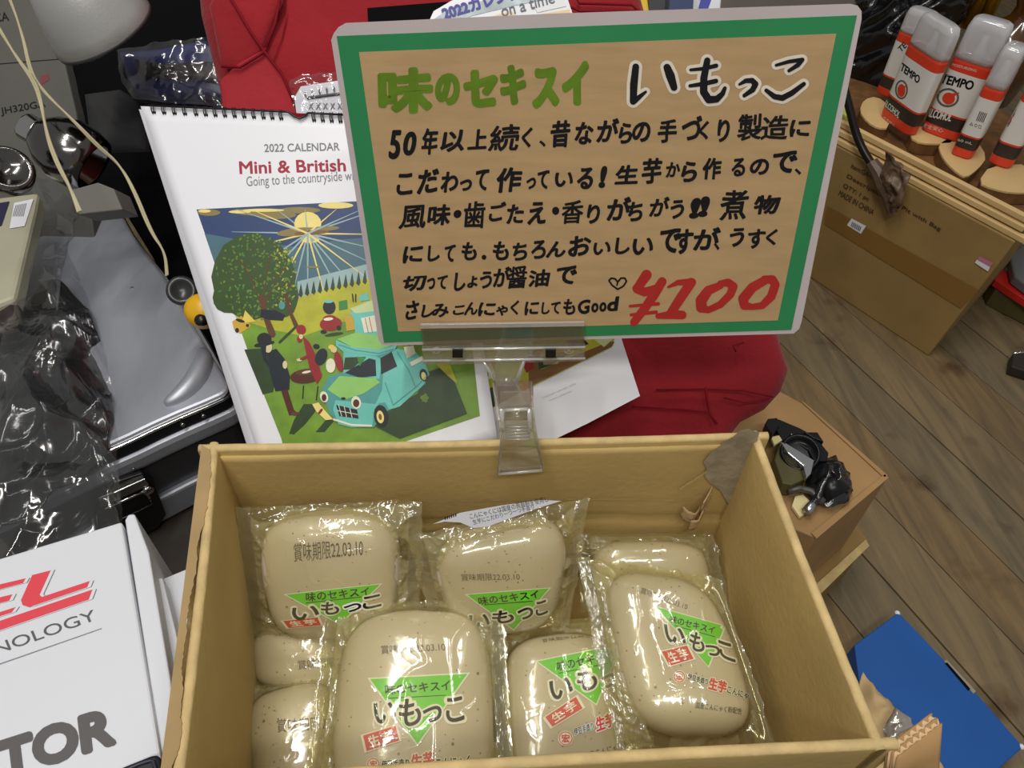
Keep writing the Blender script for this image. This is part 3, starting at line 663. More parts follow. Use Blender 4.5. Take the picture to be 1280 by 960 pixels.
# ================================================================== RED FABRIC BAG
RED_F = mat('red_canvas', (142, 30, 38), .85, var=.09, vscale=8, bump=.35, bscale=260, spec=.15, sheen=.15)
RED_D = mat('red_piping', (120, 18, 28), .85, bump=.3, bscale=300, spec=.15)
PV = -VIEW
def vp(d): return Plane(EYE + VIEW * d, PV)
def offs(P, o): return P + PV * o
RB = vp(.72)
redbag = thing('red_bag', 'red canvas folding bag with dark seams lying behind the calendar', 'bag', tuple(RB.hit(620, 520)[0]))
def fabric(name, outline, plane, th, m, parent, amp=.003, fs=9, N=46, seed=0, puff=.01, dark=None):
    """padded cloth panel whose outline is given by photograph points on a plane"""
    pts = np.array(outline, float)
    # resample + fan to a smooth puffed surface
    c = pts.mean(0); M = len(pts); ring = []
    for i in range(M):
        a, b = pts[i], pts[(i + 1) % M]; k = max(1, int(np.linalg.norm(b - a) / 12))
        ring += [a + (b - a) * j / k for j in range(k)]
    V = []; n = len(ring); Rn = 22
    for r in range(Rn + 1):
        t = 1 - r / (Rn + 1)
        for q in ring:
            x, y = c + (q - c) * t; P, nn = plane.hit(x, y)
            e = 1 - t; h = puff * (1 - math.exp(-e * 9)) + amp * (nz(x / fs / 6, y / fs / 6, seed) + .5 * nz(x / fs / 2, y / fs / 2, seed + 3)) * min(1, e * 8)
            V.append(P + nn * h)
    Fc = [(r * n + i, r * n + (i + 1) % n, (r + 1) * n + (i + 1) % n, (r + 1) * n + i) for r in range(Rn) for i in range(n)]
    x, y = c; P, nn = plane.hit(x, y); V.append(P + nn * puff); Fc += [(Rn * n + i, Rn * n + (i + 1) % n, len(V) - 1) for i in range(n)]
    b = len(V)
    for q in ring: P, nn = plane.hit(*q); V.append(P - nn * th)
    Fc += [(i, b + i, b + (i + 1) % n, (i + 1) % n) for i in range(n)] + [list(range(b, b + n))]
    return mk(name, V, Fc, m, parent, smooth=True)
fabric('body', [(246, -40), (252, 20), (272, 100), (300, 200), (420, 560), (600, 575), (900, 560), (925, 528), (955, 512), (975, 490), (985, 462), (972, 420), (940, 330), (870, 150), (805, 15), (790, -40)], RB, .05, RED_F, redbag, .0035, 8, seed=2, puff=.012)
fabric('front_pocket', [(278, -30), (262, 8), (277, 83), (300, 86), (325, 66), (352, 0), (352, -30)], vp(.700), .004, RED_F, redbag, .0015, 5, seed=5, puff=.004)
fabric('side_gusset', [(300, 78), (330, 62), (352, 92), (377, 152), (280, 160), (275, 100)], vp(.698), .004, mat('red_canvas_light', (158, 44, 52), .85, var=.05, vscale=9, bump=.3, bscale=260, spec=.15), redbag, .001, 5, seed=6, puff=.002)
def seam(path, d, r=.0013): MB().tube([offs(vp(d).hit(x, y)[0], 0) for x, y in path], r, 6).build('seam', RED_D, redbag, smooth=True)
seam([(285, -8), (312, 38), (330, 64), (352, 92), (377, 150)], .692); seam([(277, 83), (300, 84), (326, 68), (333, 60)], .692); seam([(350, -4), (344, 30), (332, 62)], .694)
seam([(720, -4), (724, 4), (790, 6), (800, 16)], .702); seam([(700, 2), (725, 14), (800, 14)], .701)
LB = .6985
seam([(820, 487), (880, 486), (930, 488), (966, 496)], LB, .0009); seam([(882, 484), (884, 500), (888, 518), (896, 530)], LB, .0012); seam([(905, 497), (930, 503), (962, 498)], LB, .0008)
seam([(778, 470), (778, 488), (795, 486)], LB, .0008); seam([(920, 440), (916, 432), (930, 428)], LB, .0008); seam([(790, 508), (860, 512), (890, 516)], LB, .0008)

# ================================================================== CALENDARS
cal_pl = vp(.585)
def calpage(TL, TR, BR_, BL_, d0, curl):
    pl = vp(d0); Q = [pl.hit(*p)[0] for p in (TL, TR, BR_, BL_)]
    def f(u, v):
        P = Q[0] * (1 - u) * (1 - v) + Q[1] * u * (1 - v) + Q[2] * u * v + Q[3] * (1 - u) * v
        return P + PV * (curl * math.sin(u * math.pi) * .3 + curl * u * v * v)
    return f, Q
cal = thing('wall_calendar', 'white spiral bound calendar with a painting of a turquoise camper car', 'calendar', tuple(vp(.62).hit(340, 600)[0]))
f, Q = calpage((176, 133), (560, 152), (622, 548), (352, 652), .625, .004)
g = MB().grid(f, 26, 26); o = g.build('page', PAPER, cal, smooth=True); o.modifiers.new('s', 'SOLIDIFY').thickness = .0006
CALS = Surf(g.V, g.F, vp(.625))
f2, Q2 = calpage((174, 137), (560, 156), (610, 558), (343, 662), .6275, .004)
for k in range(2):
    g2 = MB().grid(lambda u, v: f2(u, v) - PV * .0016 * k, 12, 12); g2.build('under_page', PAPER, cal, smooth=True).modifiers.new('s', 'SOLIDIFY').thickness = .0006
# rings and hanger
WIRE = mat('black_wire', (16, 16, 18), .3, metal=.3)
def topy(x): return 133 + (x - 176) * (19 / 384)
ringxs = [193, 206, 219, 232, 246, 258, 270, 282, 294, 306, 318, 330, 341, 352, 393, 404, 415, 426]
for x in ringxs:
    P = CALS.hit(x, topy(x) + 7)[0]; T_ = CALS.hit(x, topy(x) - 1)[0]; up_ = unit(T_ - P)
    for dx in (-.0009, .0009):
        c0 = P + up_ * .0028 + ux * dx
        MB().tube([c0 + up_ * .0042 * math.cos(a) + PV * .0036 * math.sin(a) for a in np.linspace(0, 2 * math.pi, 15)[:-1]], .00042, 5, closed=True).build('binding_ring', WIRE, cal, smooth=True)
    q = MB(); q.box(P + PV * .0006, ux * .0016, up_ * .0009, PV * .0002); q.build('punched_hole', BLACK, cal)
hp = [(188, 130), (250, 133), (352, 138), (362, 141), (369, 147), (376, 150), (381, 147), (387, 140), (394, 137), (440, 138)]
MB().tube([CALS.hit(x, y + (6 if y < 130 else 0))[0] + PV * .003 for x, y in hp], .0009, 6).build('hanger_wire', WIRE, cal, smooth=True)
MB().prism([CALS.hit(x, y)[0] + PV * .0012 for x, y in ((364, 138), (388, 138), (382, 146), (376, 149), (369, 146))], PV * .0002).build('hanger_notch', RED_D, cal)
# printed words
GREY_I = mat('grey_ink', (120, 120, 124), .6); RED_I = mat('crimson_ink', (160, 30, 50), .6)
pr = Print(CALS, .0008, 20)
pr.text('2022 CALENDAR', (331, 190.5), (425, 188.5), (330.5, 180.5), 0, .012)
pr.text('Going to the countryside with a Mini', (309, 237), (484, 227), (308, 221), 0, 0)
pr.build('grey_print', GREY_I, cal)
pr = Print(CALS, .0008, 20); pr.text('Mini & British Cars', (300, 218), (487, 213), (299, 202), 0, .02); pr.build('title_print', RED_I, cal)
# the printed painting, flat colours laid one on another
pc = [(42, 64, 108), (70, 106, 120), (150, 176, 178), (176, 176, 48), (112, 150, 46), (44, 66, 34), (52, 78, 34), (96, 128, 44), (92, 56, 32), (104, 190, 178),
      (140, 196, 104), (232, 214, 130), (222, 196, 90), (24, 34, 44), (30, 32, 36), (146, 30, 36), (80, 34, 24), (214, 196, 150), (196, 160, 50), (226, 222, 200), (60, 130, 60), (134, 120, 70), (76, 150, 146), (190, 205, 150), (120, 84, 40)]
PM = [mat('paint', c, .45, var=.10 if i in (3, 4, 5, 7) else .04, vscale=70, spec=.4) for i, c in enumerate(pc)]
(SKY, TEAL, HAZE, YG, GG, DKG, CRN, LEAF, TRK, CAR, CARG, SUN, SUN2, NAVY, BLK, MRED, BRN, SKIN, YEL, CRM, MGR, CLD, CARD, PALE, OCH) = range(25)
pr = Print(CALS, .0006, 30); lv_ = [0]
def L(k, *polys):
    lv_[0] += .000022
    for p in polys: pr.poly(p, k, lv_[0])
def E(k, *el):
    lv_[0] += .000022
    for e in el: pr.ell(*e[:4], k, lv_[0], n=16, rot=e[4] if len(e) > 4 else 0, jit=e[5] if len(e) > 5 else 0)
def St(k, r, *ps):
    lv_[0] += .000022
    for p in ps: pr.stroke(p, r, k, lv_[0], 6)
L(SKY, [(246, 262), (560, 246), (572, 350), (280, 360)])
L(TEAL, [(256, 292), (300, 300), (380, 310), (420, 300), (566, 290), (574, 380), (286, 380)])
L(HAZE, [(372, 352), (460, 330), (570, 325), (574, 372), (372, 372)])
E(CLD, (262, 266, 14, 4), (318, 266, 30, 4, .06), (345, 269, 26, 5), (375, 263, 26, 4)); E(SUN, (330, 263, 26, 2), (256, 264, 8, 2), (420, 257, 22, 4), (300, 265, 14, 2))
rays = [((385, 292), (385 + 95 * math.cos(a), 290 + 95 * math.sin(a))) for a in np.radians([2, 14, 26, 38, 50, 62, 75, 90, 104, 118, 132, 146, 165, 180, 200, 222, 246, 268, 292, 315, 338])]
lv_[0] += .00003
for i, (a, b) in enumerate(rays):
    b = (b[0], max(b[1], 262)); pr.stroke([a, ((a[0] + b[0]) / 2, (a[1] + b[1]) / 2), b], [1.3, .8, .25], HAZE if i % 3 else SUN, lv_[0], 6)
E(SUN, (385, 280, 17, 15), (388, 299, 12, 5)); E(CLD, (372, 290, 26, 5, -.1), (405, 286, 20, 3, -.05)); E(OCH, (390, 291, 22, 3, -.06)); E(CLD, (392, 334, 10, 1.2))
L(YG, [(284, 378), (330, 372), (374, 372), (420, 358), (462, 348), (576, 340), (590, 400), (585, 430), (400, 440), (310, 420)])
L(GG, [(296, 398), (340, 412), (380, 420), (430, 402), (590, 430), (600, 520), (365, 600), (352, 548), (325, 480)])
lv_[0] += .00003
for x in range(376, 462, 8): pr.poly([(x - 2.6, 369 - (x - 376) * .2), (x + .5, 354 - (x - 376) * .21), (x + 3, 368 - (x - 376) * .2), (x + 1, 372 - (x - 376) * .2)], DKG, lv_[0])
lv_[0] += .00003
for x in range(290, 310, 7): pr.poly([(x - 4, 388), (x, 376), (x + 4, 388)], LEAF, lv_[0])
E(CRN, (318, 346, 52, 54, 0, .08), (350, 372, 24, 26, 0, .1), (290, 372, 24, 20, 0, .1))
random.seed(3); lv_[0] += .00003
for i in range(460):
    a = random.uniform(0, 6.28); r = math.sqrt(random.random()); x, y = 322 + 52 * r * math.cos(a), 346 + 54 * r * math.sin(a)
    k = LEAF if random.random() < .3 + .6 * (x - 290) / 80 else MGR if random.random() < .12 else CRN
    if x > 345 and random.random() < .35: k = YG
    pr.ell(x, y, random.uniform(1.2, 2.6), random.uniform(.8, 1.5), k, lv_[0] + .00001 * random.random(), n=6, rot=random.random() * 3)
St(TRK, .7, [(328, 385), (316, 350), (300, 325)], [(330, 380), (334, 345), (338, 318)], [(330, 385), (345, 352), (358, 332)], [(357, 375), (364, 352)])
St(TRK, [3.6, 3.2, 4.4], [(328, 372), (331, 392), (341, 418)]); St(TRK, [2.2, 2, 3], [(358, 370), (363, 390), (371, 408)])
St(DKG, 1.6, [(371, 408), (350, 428)]); L(DKG, [(306, 437), (335, 435), (350, 445), (342, 490), (329, 493)], [(362, 542), (368, 525), (380, 505), (402, 505), (382, 530), (368, 543)], [(395, 540), (410, 522), (418, 526), (406, 540)])
L(YEL, [(291, 402), (302, 395), (311, 402), (314, 408), (301, 417), (293, 412)]); L(SUN2, [(303, 404), (307, 388), (320, 402)]); E(BLK, (297, 413, 2.5, 3), (310, 407, 2, 2)); E(NAVY, (301, 401, 6, 2, .3))
L(NAVY, [(327, 387), (345, 388), (357, 394), (354, 401), (336, 400), (326, 396)]); E(CARD, (353, 382, 4, 5))
E(BLK, (412, 384, 8, 9)); E(CAR, (411, 377, 6, 2)); E(MRED, (414, 405, 14, 9, -.1), (413, 399, 9, 5)); E(CRM, (411, 399, 6, 2, -.1)); E(BLK, (405, 415, 4, 2.5), (424, 410, 3, 3)); E(DKG, (418, 418, 12, 2, -.15))
L(MGR, [(424, 377), (434, 375), (435, 386), (424, 388)]); St(BLK, .8, [(441, 368), (442, 377)], [(445, 368), (445, 377)]); L(CAR, [(449, 370), (460, 366), (462, 375), (451, 377)]); L(YEL, [(431, 396), (441, 394), (445, 412), (434, 414)])
# people and barbecue
L(BRN, [(352, 488), (360, 487), (368, 512), (374, 518), (362, 519)]); E(TRK, (370, 517, 6, 2.4))
L(NAVY, [(334, 440), (346, 436), (356, 448), (363, 470), (362, 487), (345, 489), (338, 465)]); E(SKIN, (336, 434, 5, 7), (357, 456, 3, 5)); E(BLK, (331, 424, 9, 8), (331, 430, 13, 3, -.2)); L(NAVY, [(326, 430), (334, 428), (333, 445), (337, 458), (330, 450)])
St(BLK, .6, [(380, 482), (379, 498)], [(398, 483), (396, 500)]); E(BRN, (383, 470, 20, 9, -.12)); E(TRK, (385, 465, 15, 4, -.1)); E(CRM, (384, 465, 6, 1.5, -.2)); E(MRED, (377, 412, 6, 6), (375, 424, 3.2, 4))
L(MRED, [(379, 420), (387, 427), (396, 445), (403, 470), (397, 480), (388, 462), (384, 445)]); St(MRED, [2, 1.4], [(388, 444), (377, 449)]); E(SKIN, (375, 450, 3.5, 2), (377, 421, 2.5, 3))
E(NAVY, (402, 446, 7, 11, .4)); E(BLK, (396, 433, 4, 3)); E(CRM, (414, 457, 6, 9)); E(MRED, (424, 452, 5, 13, -.25)); E(SKIN, (418, 437, 4, 4)); E(SUN2, (415, 434, 4, 3))
L(SUN, [(391, 505), (399, 503), (406, 512), (417, 524), (408, 525), (396, 514)]); St(MRED, 1.6, [(400, 516), (403, 512)])
# camper car
L(DKG, [(470, 533), (482, 517), (500, 505), (522, 492), (535, 465), (560, 456), (584, 517), (540, 533), (500, 548)])
L(CARD, [(403, 487), (412, 470), (430, 466), (480, 440), (500, 440), (535, 460), (532, 480), (487, 512), (478, 520), (468, 534), (440, 534), (425, 530), (412, 515)])
L(CAR, [(420, 500), (470, 505), (478, 488), (481, 445), (497, 436), (520, 440), (531, 452), (537, 468), (528, 483), (500, 508), (487, 512), (482, 503), (474, 504), (468, 516), (466, 533), (440, 534), (424, 530), (417, 512)], [(430, 440), (470, 445), (478, 450), (475, 474), (430, 466)])
L(CAR, [(438, 390), (452, 385), (475, 380), (480, 440), (445, 420), (443, 400)]); L(CRM, [(452, 398), (470, 394), (474, 414), (456, 416)], [(505, 434), (517, 432), (520, 442), (509, 448)]); L(PALE, [(438, 386), (470, 374), (482, 378), (480, 388), (445, 392)])
St(OCH, .4, [(457, 398), (461, 416)], [(462, 397), (466, 415)])
L(CARG, [(422, 424), (445, 416), (478, 420), (498, 430), (474, 437), (440, 434)]); L(CAR, [(421, 425), (440, 434), (474, 437), (497, 431), (494, 438), (472, 445), (430, 440), (421, 432)]); St(CARD, .8, [(424, 431), (445, 438), (474, 442), (492, 437)])
L(NAVY, [(432, 466), (462, 448), (470, 450), (471, 470), (450, 472)]); L(DKG, [(432, 447), (458, 446), (440, 462), (430, 462)]); L(MGR, [(447, 446), (458, 447), (450, 458)]); L(BLK, [(476, 448), (490, 440), (497, 458), (477, 468)])
L(CARG, [(410, 487), (425, 470), (470, 473), (476, 478), (455, 492), (430, 500)]); E(CRM, (406, 496, 5, 7, -.3), (446, 503, 6, 8, -.2)); E(BRN, (406, 497, 3, 4.5), (446, 504, 4, 5))
L(NAVY, [(421, 506), (447, 512), (449, 523), (425, 520)]); St(CRM, .4, [(424, 506), (428, 520)], [(431, 508), (434, 521)], [(438, 510), (441, 522)], [(422, 513), (448, 518)]); St(CRM, 1.2, [(418, 524), (440, 531), (465, 532)]); E(BLK, (430, 498, 3, 1.6))
E(BLK, (477, 520, 9, 14, -.15), (530, 469, 5, 8, -.2)); E(SUN, (476, 521, 4.5, 8, -.15), (530, 470, 3, 5, -.2)); E(OCH, (476, 521, 2, 4, -.15)); St(CARD, .5, [(482, 478), (492, 506), (520, 484), (534, 470)], [(497, 440), (511, 462), (520, 484)]); L(CRM, [(513, 453), (528, 445), (530, 450), (515, 458)])
L(YG, [(545, 455), (562, 452), (572, 480), (560, 470)]); E(LEAF, (532, 498, 5, 5, 0, .6)); 
pr.build('printed_painting', PM, cal)

cal2 = thing('calendar_sheet', 'white printed sheet with small countryside pictures, under the spiral calendar', 'calendar', tuple(vp(.65).hit(690, 560)[0]))
S2 = vp(.648)
MB().prism([S2.hit(x, y)[0] for x, y in ((500, 470), (560, 400), (768, 396), (800, 495), (735, 529), (640, 575), (520, 580))], -PV * .0012).build('page', PAPER, cal2)
pr = Print(S2, .0004)
pr.poly([(563, 428), (590, 424), (768, 424), (764, 434), (660, 486), (612, 512), (590, 470)], YG, 0)
pr.poly([(660, 440), (700, 430), (768, 427), (765, 433), (661, 484)], OCH, .0001); pr.poly([(675, 440), (730, 424), (768, 424), (740, 436), (700, 452), (676, 462)], YG, .0002); pr.poly([(672, 448), (700, 440), (715, 440), (690, 456), (674, 462)], DKG, .0003)
pr.poly([(590, 455), (612, 448), (620, 470), (600, 480)], CRM, .0001); pr.poly([(650, 448), (664, 446), (668, 460), (658, 466)], MRED, .0003); pr.poly([(600, 490), (640, 474), (650, 490), (614, 510)], DKG, .0001)
for x, y in ((600, 460), (605, 459), (602, 467), (607, 466)): pr.poly([(x, y), (x + 3, y - .6), (x + 3.6, y + 4), (x + .6, y + 4.5)], TRK, .0002)
pr.poly([(708, 426), (730, 424), (736, 430), (716, 438)], BLK, .0003); pr.poly([(742, 424), (768, 422), (755, 434)], PALE, .0003)
pr.text('Copyright calendar 2022', (678, 499), (720, 481), (677, 496.5), HAZE, 0, .0002); pr.text('www.calendar', (686, 502), (716, 489), (685, 500), HAZE, 0, .0002)
pr.stroke([(595, 462), (607, 515)], .7, HAZE, .0003)
pr.build('printed_picture', PM, cal2)

# ================================================================== LEFT SIDE
def hpoly(px, z): return [at(x, y, z) for x, y in px]
def shrinkp(P, d):
    P = np.array(P); c = P.mean(0); return [p + (c - p) / np.linalg.norm(c - p) * d for p in P]
def chaikin(P, n=2, closed=True):
    P = [np.array(p, float) for p in P]
    for _ in range(n):
        Q = []
        for i in range(len(P) if closed else len(P) - 1):
            a, b = P[i], P[(i + 1) % len(P)]; Q += [a * .75 + b * .25, a * .25 + b * .75]
        P = Q if closed else [P[0]] + Q + [P[-1]]
    return P
ALU = mat('brushed_aluminium', (176, 180, 190), .46, metal=.6, var=.12, vscale=5, bump=.08, bscale=40, stretch=(3, 1, 1))
ALUD = mat('dark_aluminium', (92, 93, 96), .38, metal=.8, var=.1, vscale=6)
CHROME = mat('chrome', (200, 200, 200), .12, metal=1)
case = thing('metal_case', 'silver aluminium carrying case with black edge strip and latch, left of the carton', 'case', (-.35, .5, TZ))
ZC = .42
top0 = [(-60, 330), (60, 290), (100, 268), (150, 260), (172, 300), (216, 352), (262, 430), (284, 470), (290, 482), (287, 491), (276, 498), (207, 527), (147, 556), (82, 582), (15, 615), (-60, 650)]
W = chaikin(hpoly(top0, ZC), 1)
def ring_layer(name, P, z1, z0, m, bv=.001):
    MB().prism([np.array([p[0], p[1], z1]) for p in P], (0, 0, z0 - z1)).build(name, m, case, bevel=bv)
ring_layer('lid', shrinkp(W, .004), ZC, ZC - .006, ALU, .003)
ring_layer('lid_rim', W, ZC - .003, ZC - .0055, CHROME, .0008)
ring_layer('edge_strip', shrinkp(W, .0015), ZC - .0055, ZC - .019, mat('case_strip', (28, 28, 30), .3), .0005)
ring_layer('lower_rim', shrinkp(W, -.003), ZC - .019, ZC - .040, ALU, .006)
ring_layer('body', shrinkp(W, .004), ZC - .040, TZ + .030, ALUD, .004)
ring_layer('base_rim', shrinkp(W, -.003), TZ + .036, TZ + .004, ALU, .003)
groove = chaikin([at(x, y, ZC + .001) for x, y in ((206, 505), (222, 497), (240, 482), (252, 462), (256, 445), (250, 437))], 2, False)
MB().tube(groove, [.002 + .008 * math.sin(math.pi * i / (len(groove) - 1)) for i in range(len(groove))], 14).build('corner_boss', ALU, case, smooth=True)
for x, y in ((228, 530), (254, 519)):
    P = at(x, y, ZC - .012); MB().lathe(P, unit([.42, -.9, 0]), [(.0012, -.004), (.0022, .001), (.0012, .0022)], 12).build('rivet', CHROME, case, smooth=True)
P = at(165, 360, ZC); MB().lathe(P, UP, [(.0018, 0), (.0012, .001)], 12).build('rivet', CHROME, case, smooth=True)
# latch on the front face of the case
fA, fB = at(147, 556, ZC), at(276, 498, ZC); fdir = unit(fB - fA); fn = unit(np.cross(fdir, UP)); fn = fn if fn[1] < 0 else -fn
FP = Plane(fA + fn * .004, fn)
def fp(x, y, o=0): return FP.hit(x, y)[0] + fn * o
MB().prism([fp(*p, .004) for p in ((118, 640), (140, 600), (176, 588), (190, 596), (206, 640), (196, 656), (150, 680), (120, 690))], -fn * .005).build('latch_plate', BLACK, case, bevel=.001)
MB().prism([fp(*p, .007) for p in ((120, 618), (178, 592), (184, 600), (124, 628))], -fn * .003).build('latch_bar', CHROME, case, bevel=.0008)
MB().tube([fp(*p, .008) for p in ((128, 628), (176, 607), (183, 614), (186, 622), (150, 640))], .0013, 8).build('latch_wire', CHROME, case, smooth=True)
MB().lathe(fp(181, 606, .006), fn, [(.005, 0), (.005, .003), (.003, .004)], 16).build('latch_pivot', CHROME, case, smooth=True)
MB().lathe(fp(166, 585, .001), fn, [(.0016, 0), (.0012, .0014)], 10).build('rivet', CHROME, case, smooth=True)

def crumple(name, outline, plane, mat_, parent, amp=.01, freq=14, N=60, seed=0, dome=.02, sharp=True, thick=None):
    """wrinkled sheet clipped to an outline given in photograph points on a plane"""
    pts = np.array(outline, float); c = pts.mean(0); ring = []
    for i in range(len(pts)):
        a, b = pts[i], pts[(i + 1) % len(pts)]; k = max(1, int(np.linalg.norm(b - a) / 5))
        for j in range(k):
            q = a + (b - a) * j / k; ring.append(q + (q - c) / (np.linalg.norm(q - c) + 1e-6) * 2.5 * nz(q[0] * .09, q[1] * .09, seed))
    n = len(ring); V = []
    for r in range(N + 1):
        t = 1 - r / (N + 1)
        for q in ring:
            x, y = c + (q - c) * t; P, nn = plane.hit(x, y)
            a = nz(*(P * freq * .5), ) if False else noise.noise(Vector(P) * freq * .6 + Vector((seed, 0, 0)))
            h = 1 - abs(2 * noise.noise(Vector(P) * freq + Vector((a * 1.6, seed, a)))); h2 = 1 - abs(2 * noise.noise(Vector(P) * freq * 2.3 + Vector((seed, a * 2, 3))))
            V.append(P + nn * (amp * (h + .45 * h2 - 1) + dome * (1 - t * t)))
    Fc = [(r * n + i, r * n + (i + 1) % n, (r + 1) * n + (i + 1) % n, (r + 1) * n + i) for r in range(N) for i in range(n)]
    P, nn = plane.hit(*c); V.append(P + nn * dome); Fc += [(N * n + i, N * n + (i + 1) % n, len(V) - 1) for i in range(n)]
    o = mk(name, V, Fc, mat_, parent, smooth=True)
    if thick: q = o.modifiers.new('s', 'SOLIDIFY'); q.thickness = thick; q.offset = -1
    return o
GLOSSB = mat('glossy_black_plastic', (13, 14, 16), .16, bump=.25, bscale=60, spec=.7)
HZ = lambda z: Plane((0, 0, z), (0, 0, 1))
bb = crumple('black_plastic_bundle', [(-60, 372), (20, 372), (70, 350), (110, 385), (132, 450), (138, 520), (128, 560), (90, 600), (40, 640), (-60, 690)], HZ(ZC + .008), GLOSSB, None, .020, 11, 60, 3, .024)
bb.modifiers.new('s', 'SOLIDIFY').thickness = .001
tag(bb, 'crumpled black plastic wrapped bundle lying on the metal case', 'bundle')
CLR = film('crinkled_clear_bag', (240, 240, 242), gloss=.05, rough=.10, milk=.02, milkc=(210, 212, 215), bump=.45, bscale=16, edge=.22, spread=.004)
cb = crumple('clear_plastic_bag', [(-50, 215), (40, 200), (76, 202), (85, 235), (100, 262), (78, 300), (96, 340), (120, 400), (134, 450), (146, 540), (146, 650), (125, 668), (80, 690), (-50, 720)], HZ(ZC + .034), CLR, None, .012, 10, 70, 9, .022)
tag(cb, 'crinkled clear plastic bag draped over the black bundle and the metal case', 'plastic bag')
pk = thing('wrapped_package', 'beige packet with a bar code label under clear plastic at the left edge', 'packet', tuple(at(5, 300, ZC + .05)))
pts = [(-50, 252), (48, 240), (44, 262), (18, 372), (-50, 400)]
MB().prism(hpoly(pts, ZC + .062), (0, 0, -.02)).build('packet', mat('beige_packet', (168, 166, 144), .5, bump=.3, bscale=30), pk, bevel=.004)
pr = Print(HZ(ZC + .0625), .0004)
pr.poly([(-50, 262), (12, 252), (2, 282), (-50, 300)], 1); pr.poly([(18, 254), (42, 249), (31, 283), (12, 286)], 0)
for k in range(7): a = 20 + k * 2.1; pr.poly([(a, 257 - k * .4), (a + 1, 257 - k * .4), (a - 3, 271), (a - 4, 271)], 2, .0002)
pr.build('packet_label', [PAPER, mat('navy_print', (38, 38, 70), .5), GREY_I], pk)
dc = MB().lathe(at(-8, 400, ZC + .05), unit([.1, -.2, 1]), [(.018, -.008), (.023, -.004), (.023, .002), (.018, .006), (.010, .0045)], 32).build('dark_lens_cap', mat('dark_bronze', (44, 34, 30), .4, metal=.3), None, smooth=True)
tag(dc, 'dark brown round cap at the left edge beside the beige packet', 'cap')

# white printed box
ZW = .462
wbx = thing('white_box', 'white cardboard box with red and grey printed lettering left of the carton', 'box', tuple(at(60, 840, TZ)))
quadW = [(-140, 740), (152, 652), (203, 958), (225, 1080), (-140, 1180)]
Wt = hpoly(quadW, ZW)
MB().prism(Wt, (0, 0, TZ - ZW)).build('carton_body', WHITE, wbx, bevel=.0015)
lidw = hpoly([(156, 650), (160, 643), (168, 642), (186, 690), (213, 850), (216, 880), (206, 925), (202, 948)], ZW - .004)
MB().prism(lidw, (0, 0, -.10)).build('side_flap', WHITE, wbx, bevel=.0012)
b2 = MB().prism(hpoly([(187, 724), (203, 722), (220, 790), (240, 900), (216, 905), (206, 830)], ZW - .02), (0, 0, -.06)).build('white_carton_edge', WHITE, None, bevel=.001)
tag(b2, 'edge of a second white carton between the printed white box and the kraft carton', 'box')
b3 = MB().prism(hpoly([(204, 723), (260, 700), (260, 800), (222, 800)], ZW - .035), (0, 0, -.10)).build('white_carton', WHITE, None, bevel=.001)
tag(b3, 'white carton corner showing right of the second white carton edge', 'box')
WS = HZ(ZW)
C4 = lambda pts: [(x / 3, 640 + y / 3) for x, y in pts]
pr = Print(WS, .0004)
SHD, RDI, DGI = 0, 1, 2
L_ = [(122, 238), (192, 220), (150, 312), (158, 320), (338, 260), (328, 284), (112, 358), (86, 350), (80, 332)]
for k, p in enumerate((L_, [(-60, 287), (98, 250), (88, 268), (-60, 308)], [(-60, 336), (48, 310), (36, 334), (-60, 358)], [(-60, 396), (60, 358), (46, 378), (-60, 412)], [(-60, 430), (348, 292), (334, 330), (-60, 466)])):
    pr.poly(C4([(x + 16, y - 3) for x, y in p]), SHD, 0); pr.poly(C4([(x + 13, y - 2) for x, y in p]), 3, .0001); pr.poly(C4(p), RDI, .0002)
pr.poly(C4([(-60, 590), (382, 436), (382, 439), (-60, 594)]), SHD, 0)
pr.text('ECHNOLOGY', *C4([(-190, 598), (366, 404), (-206, 560)]), 2, .0, 0)
pr.text('TOR', *C4([(0, 1010), (432, 868), (-16, 872)]), 2, .055, 0, shrink=.8)
pr.text('PROJEC', *C4([(-880, 1290), (-30, 1018), (-896, 1152)]), 2, .055, 0, shrink=.8)
pr.build('printed_lettering', [GREY_I, mat('logo_red', (214, 66, 78), .5), mat('dark_grey_ink', (84, 82, 84), .55), WHITE], wbx)
bc = thing('black_case', 'corner of a small black plastic case lying on the white box at the bottom edge', 'case', tuple(at(175, 955, ZW)))
MB().prism(hpoly([(143, 962), (188, 944), (196, 942), (200, 948), (206, 1000), (150, 1010)], ZW + .012), (0, 0, -.0118)).build('shell', mat('navy_black_plastic', (24, 26, 38), .35), bc, bevel=.002)
MB().tube(chaikin([at(x, y, ZW + .0125) for x, y in ((150, 965), (186, 950), (194, 952), (198, 1000))], 1, False), .0012, 6).build('shell_rim', mat('navy_rim', (40, 42, 56), .4), bc, smooth=True)

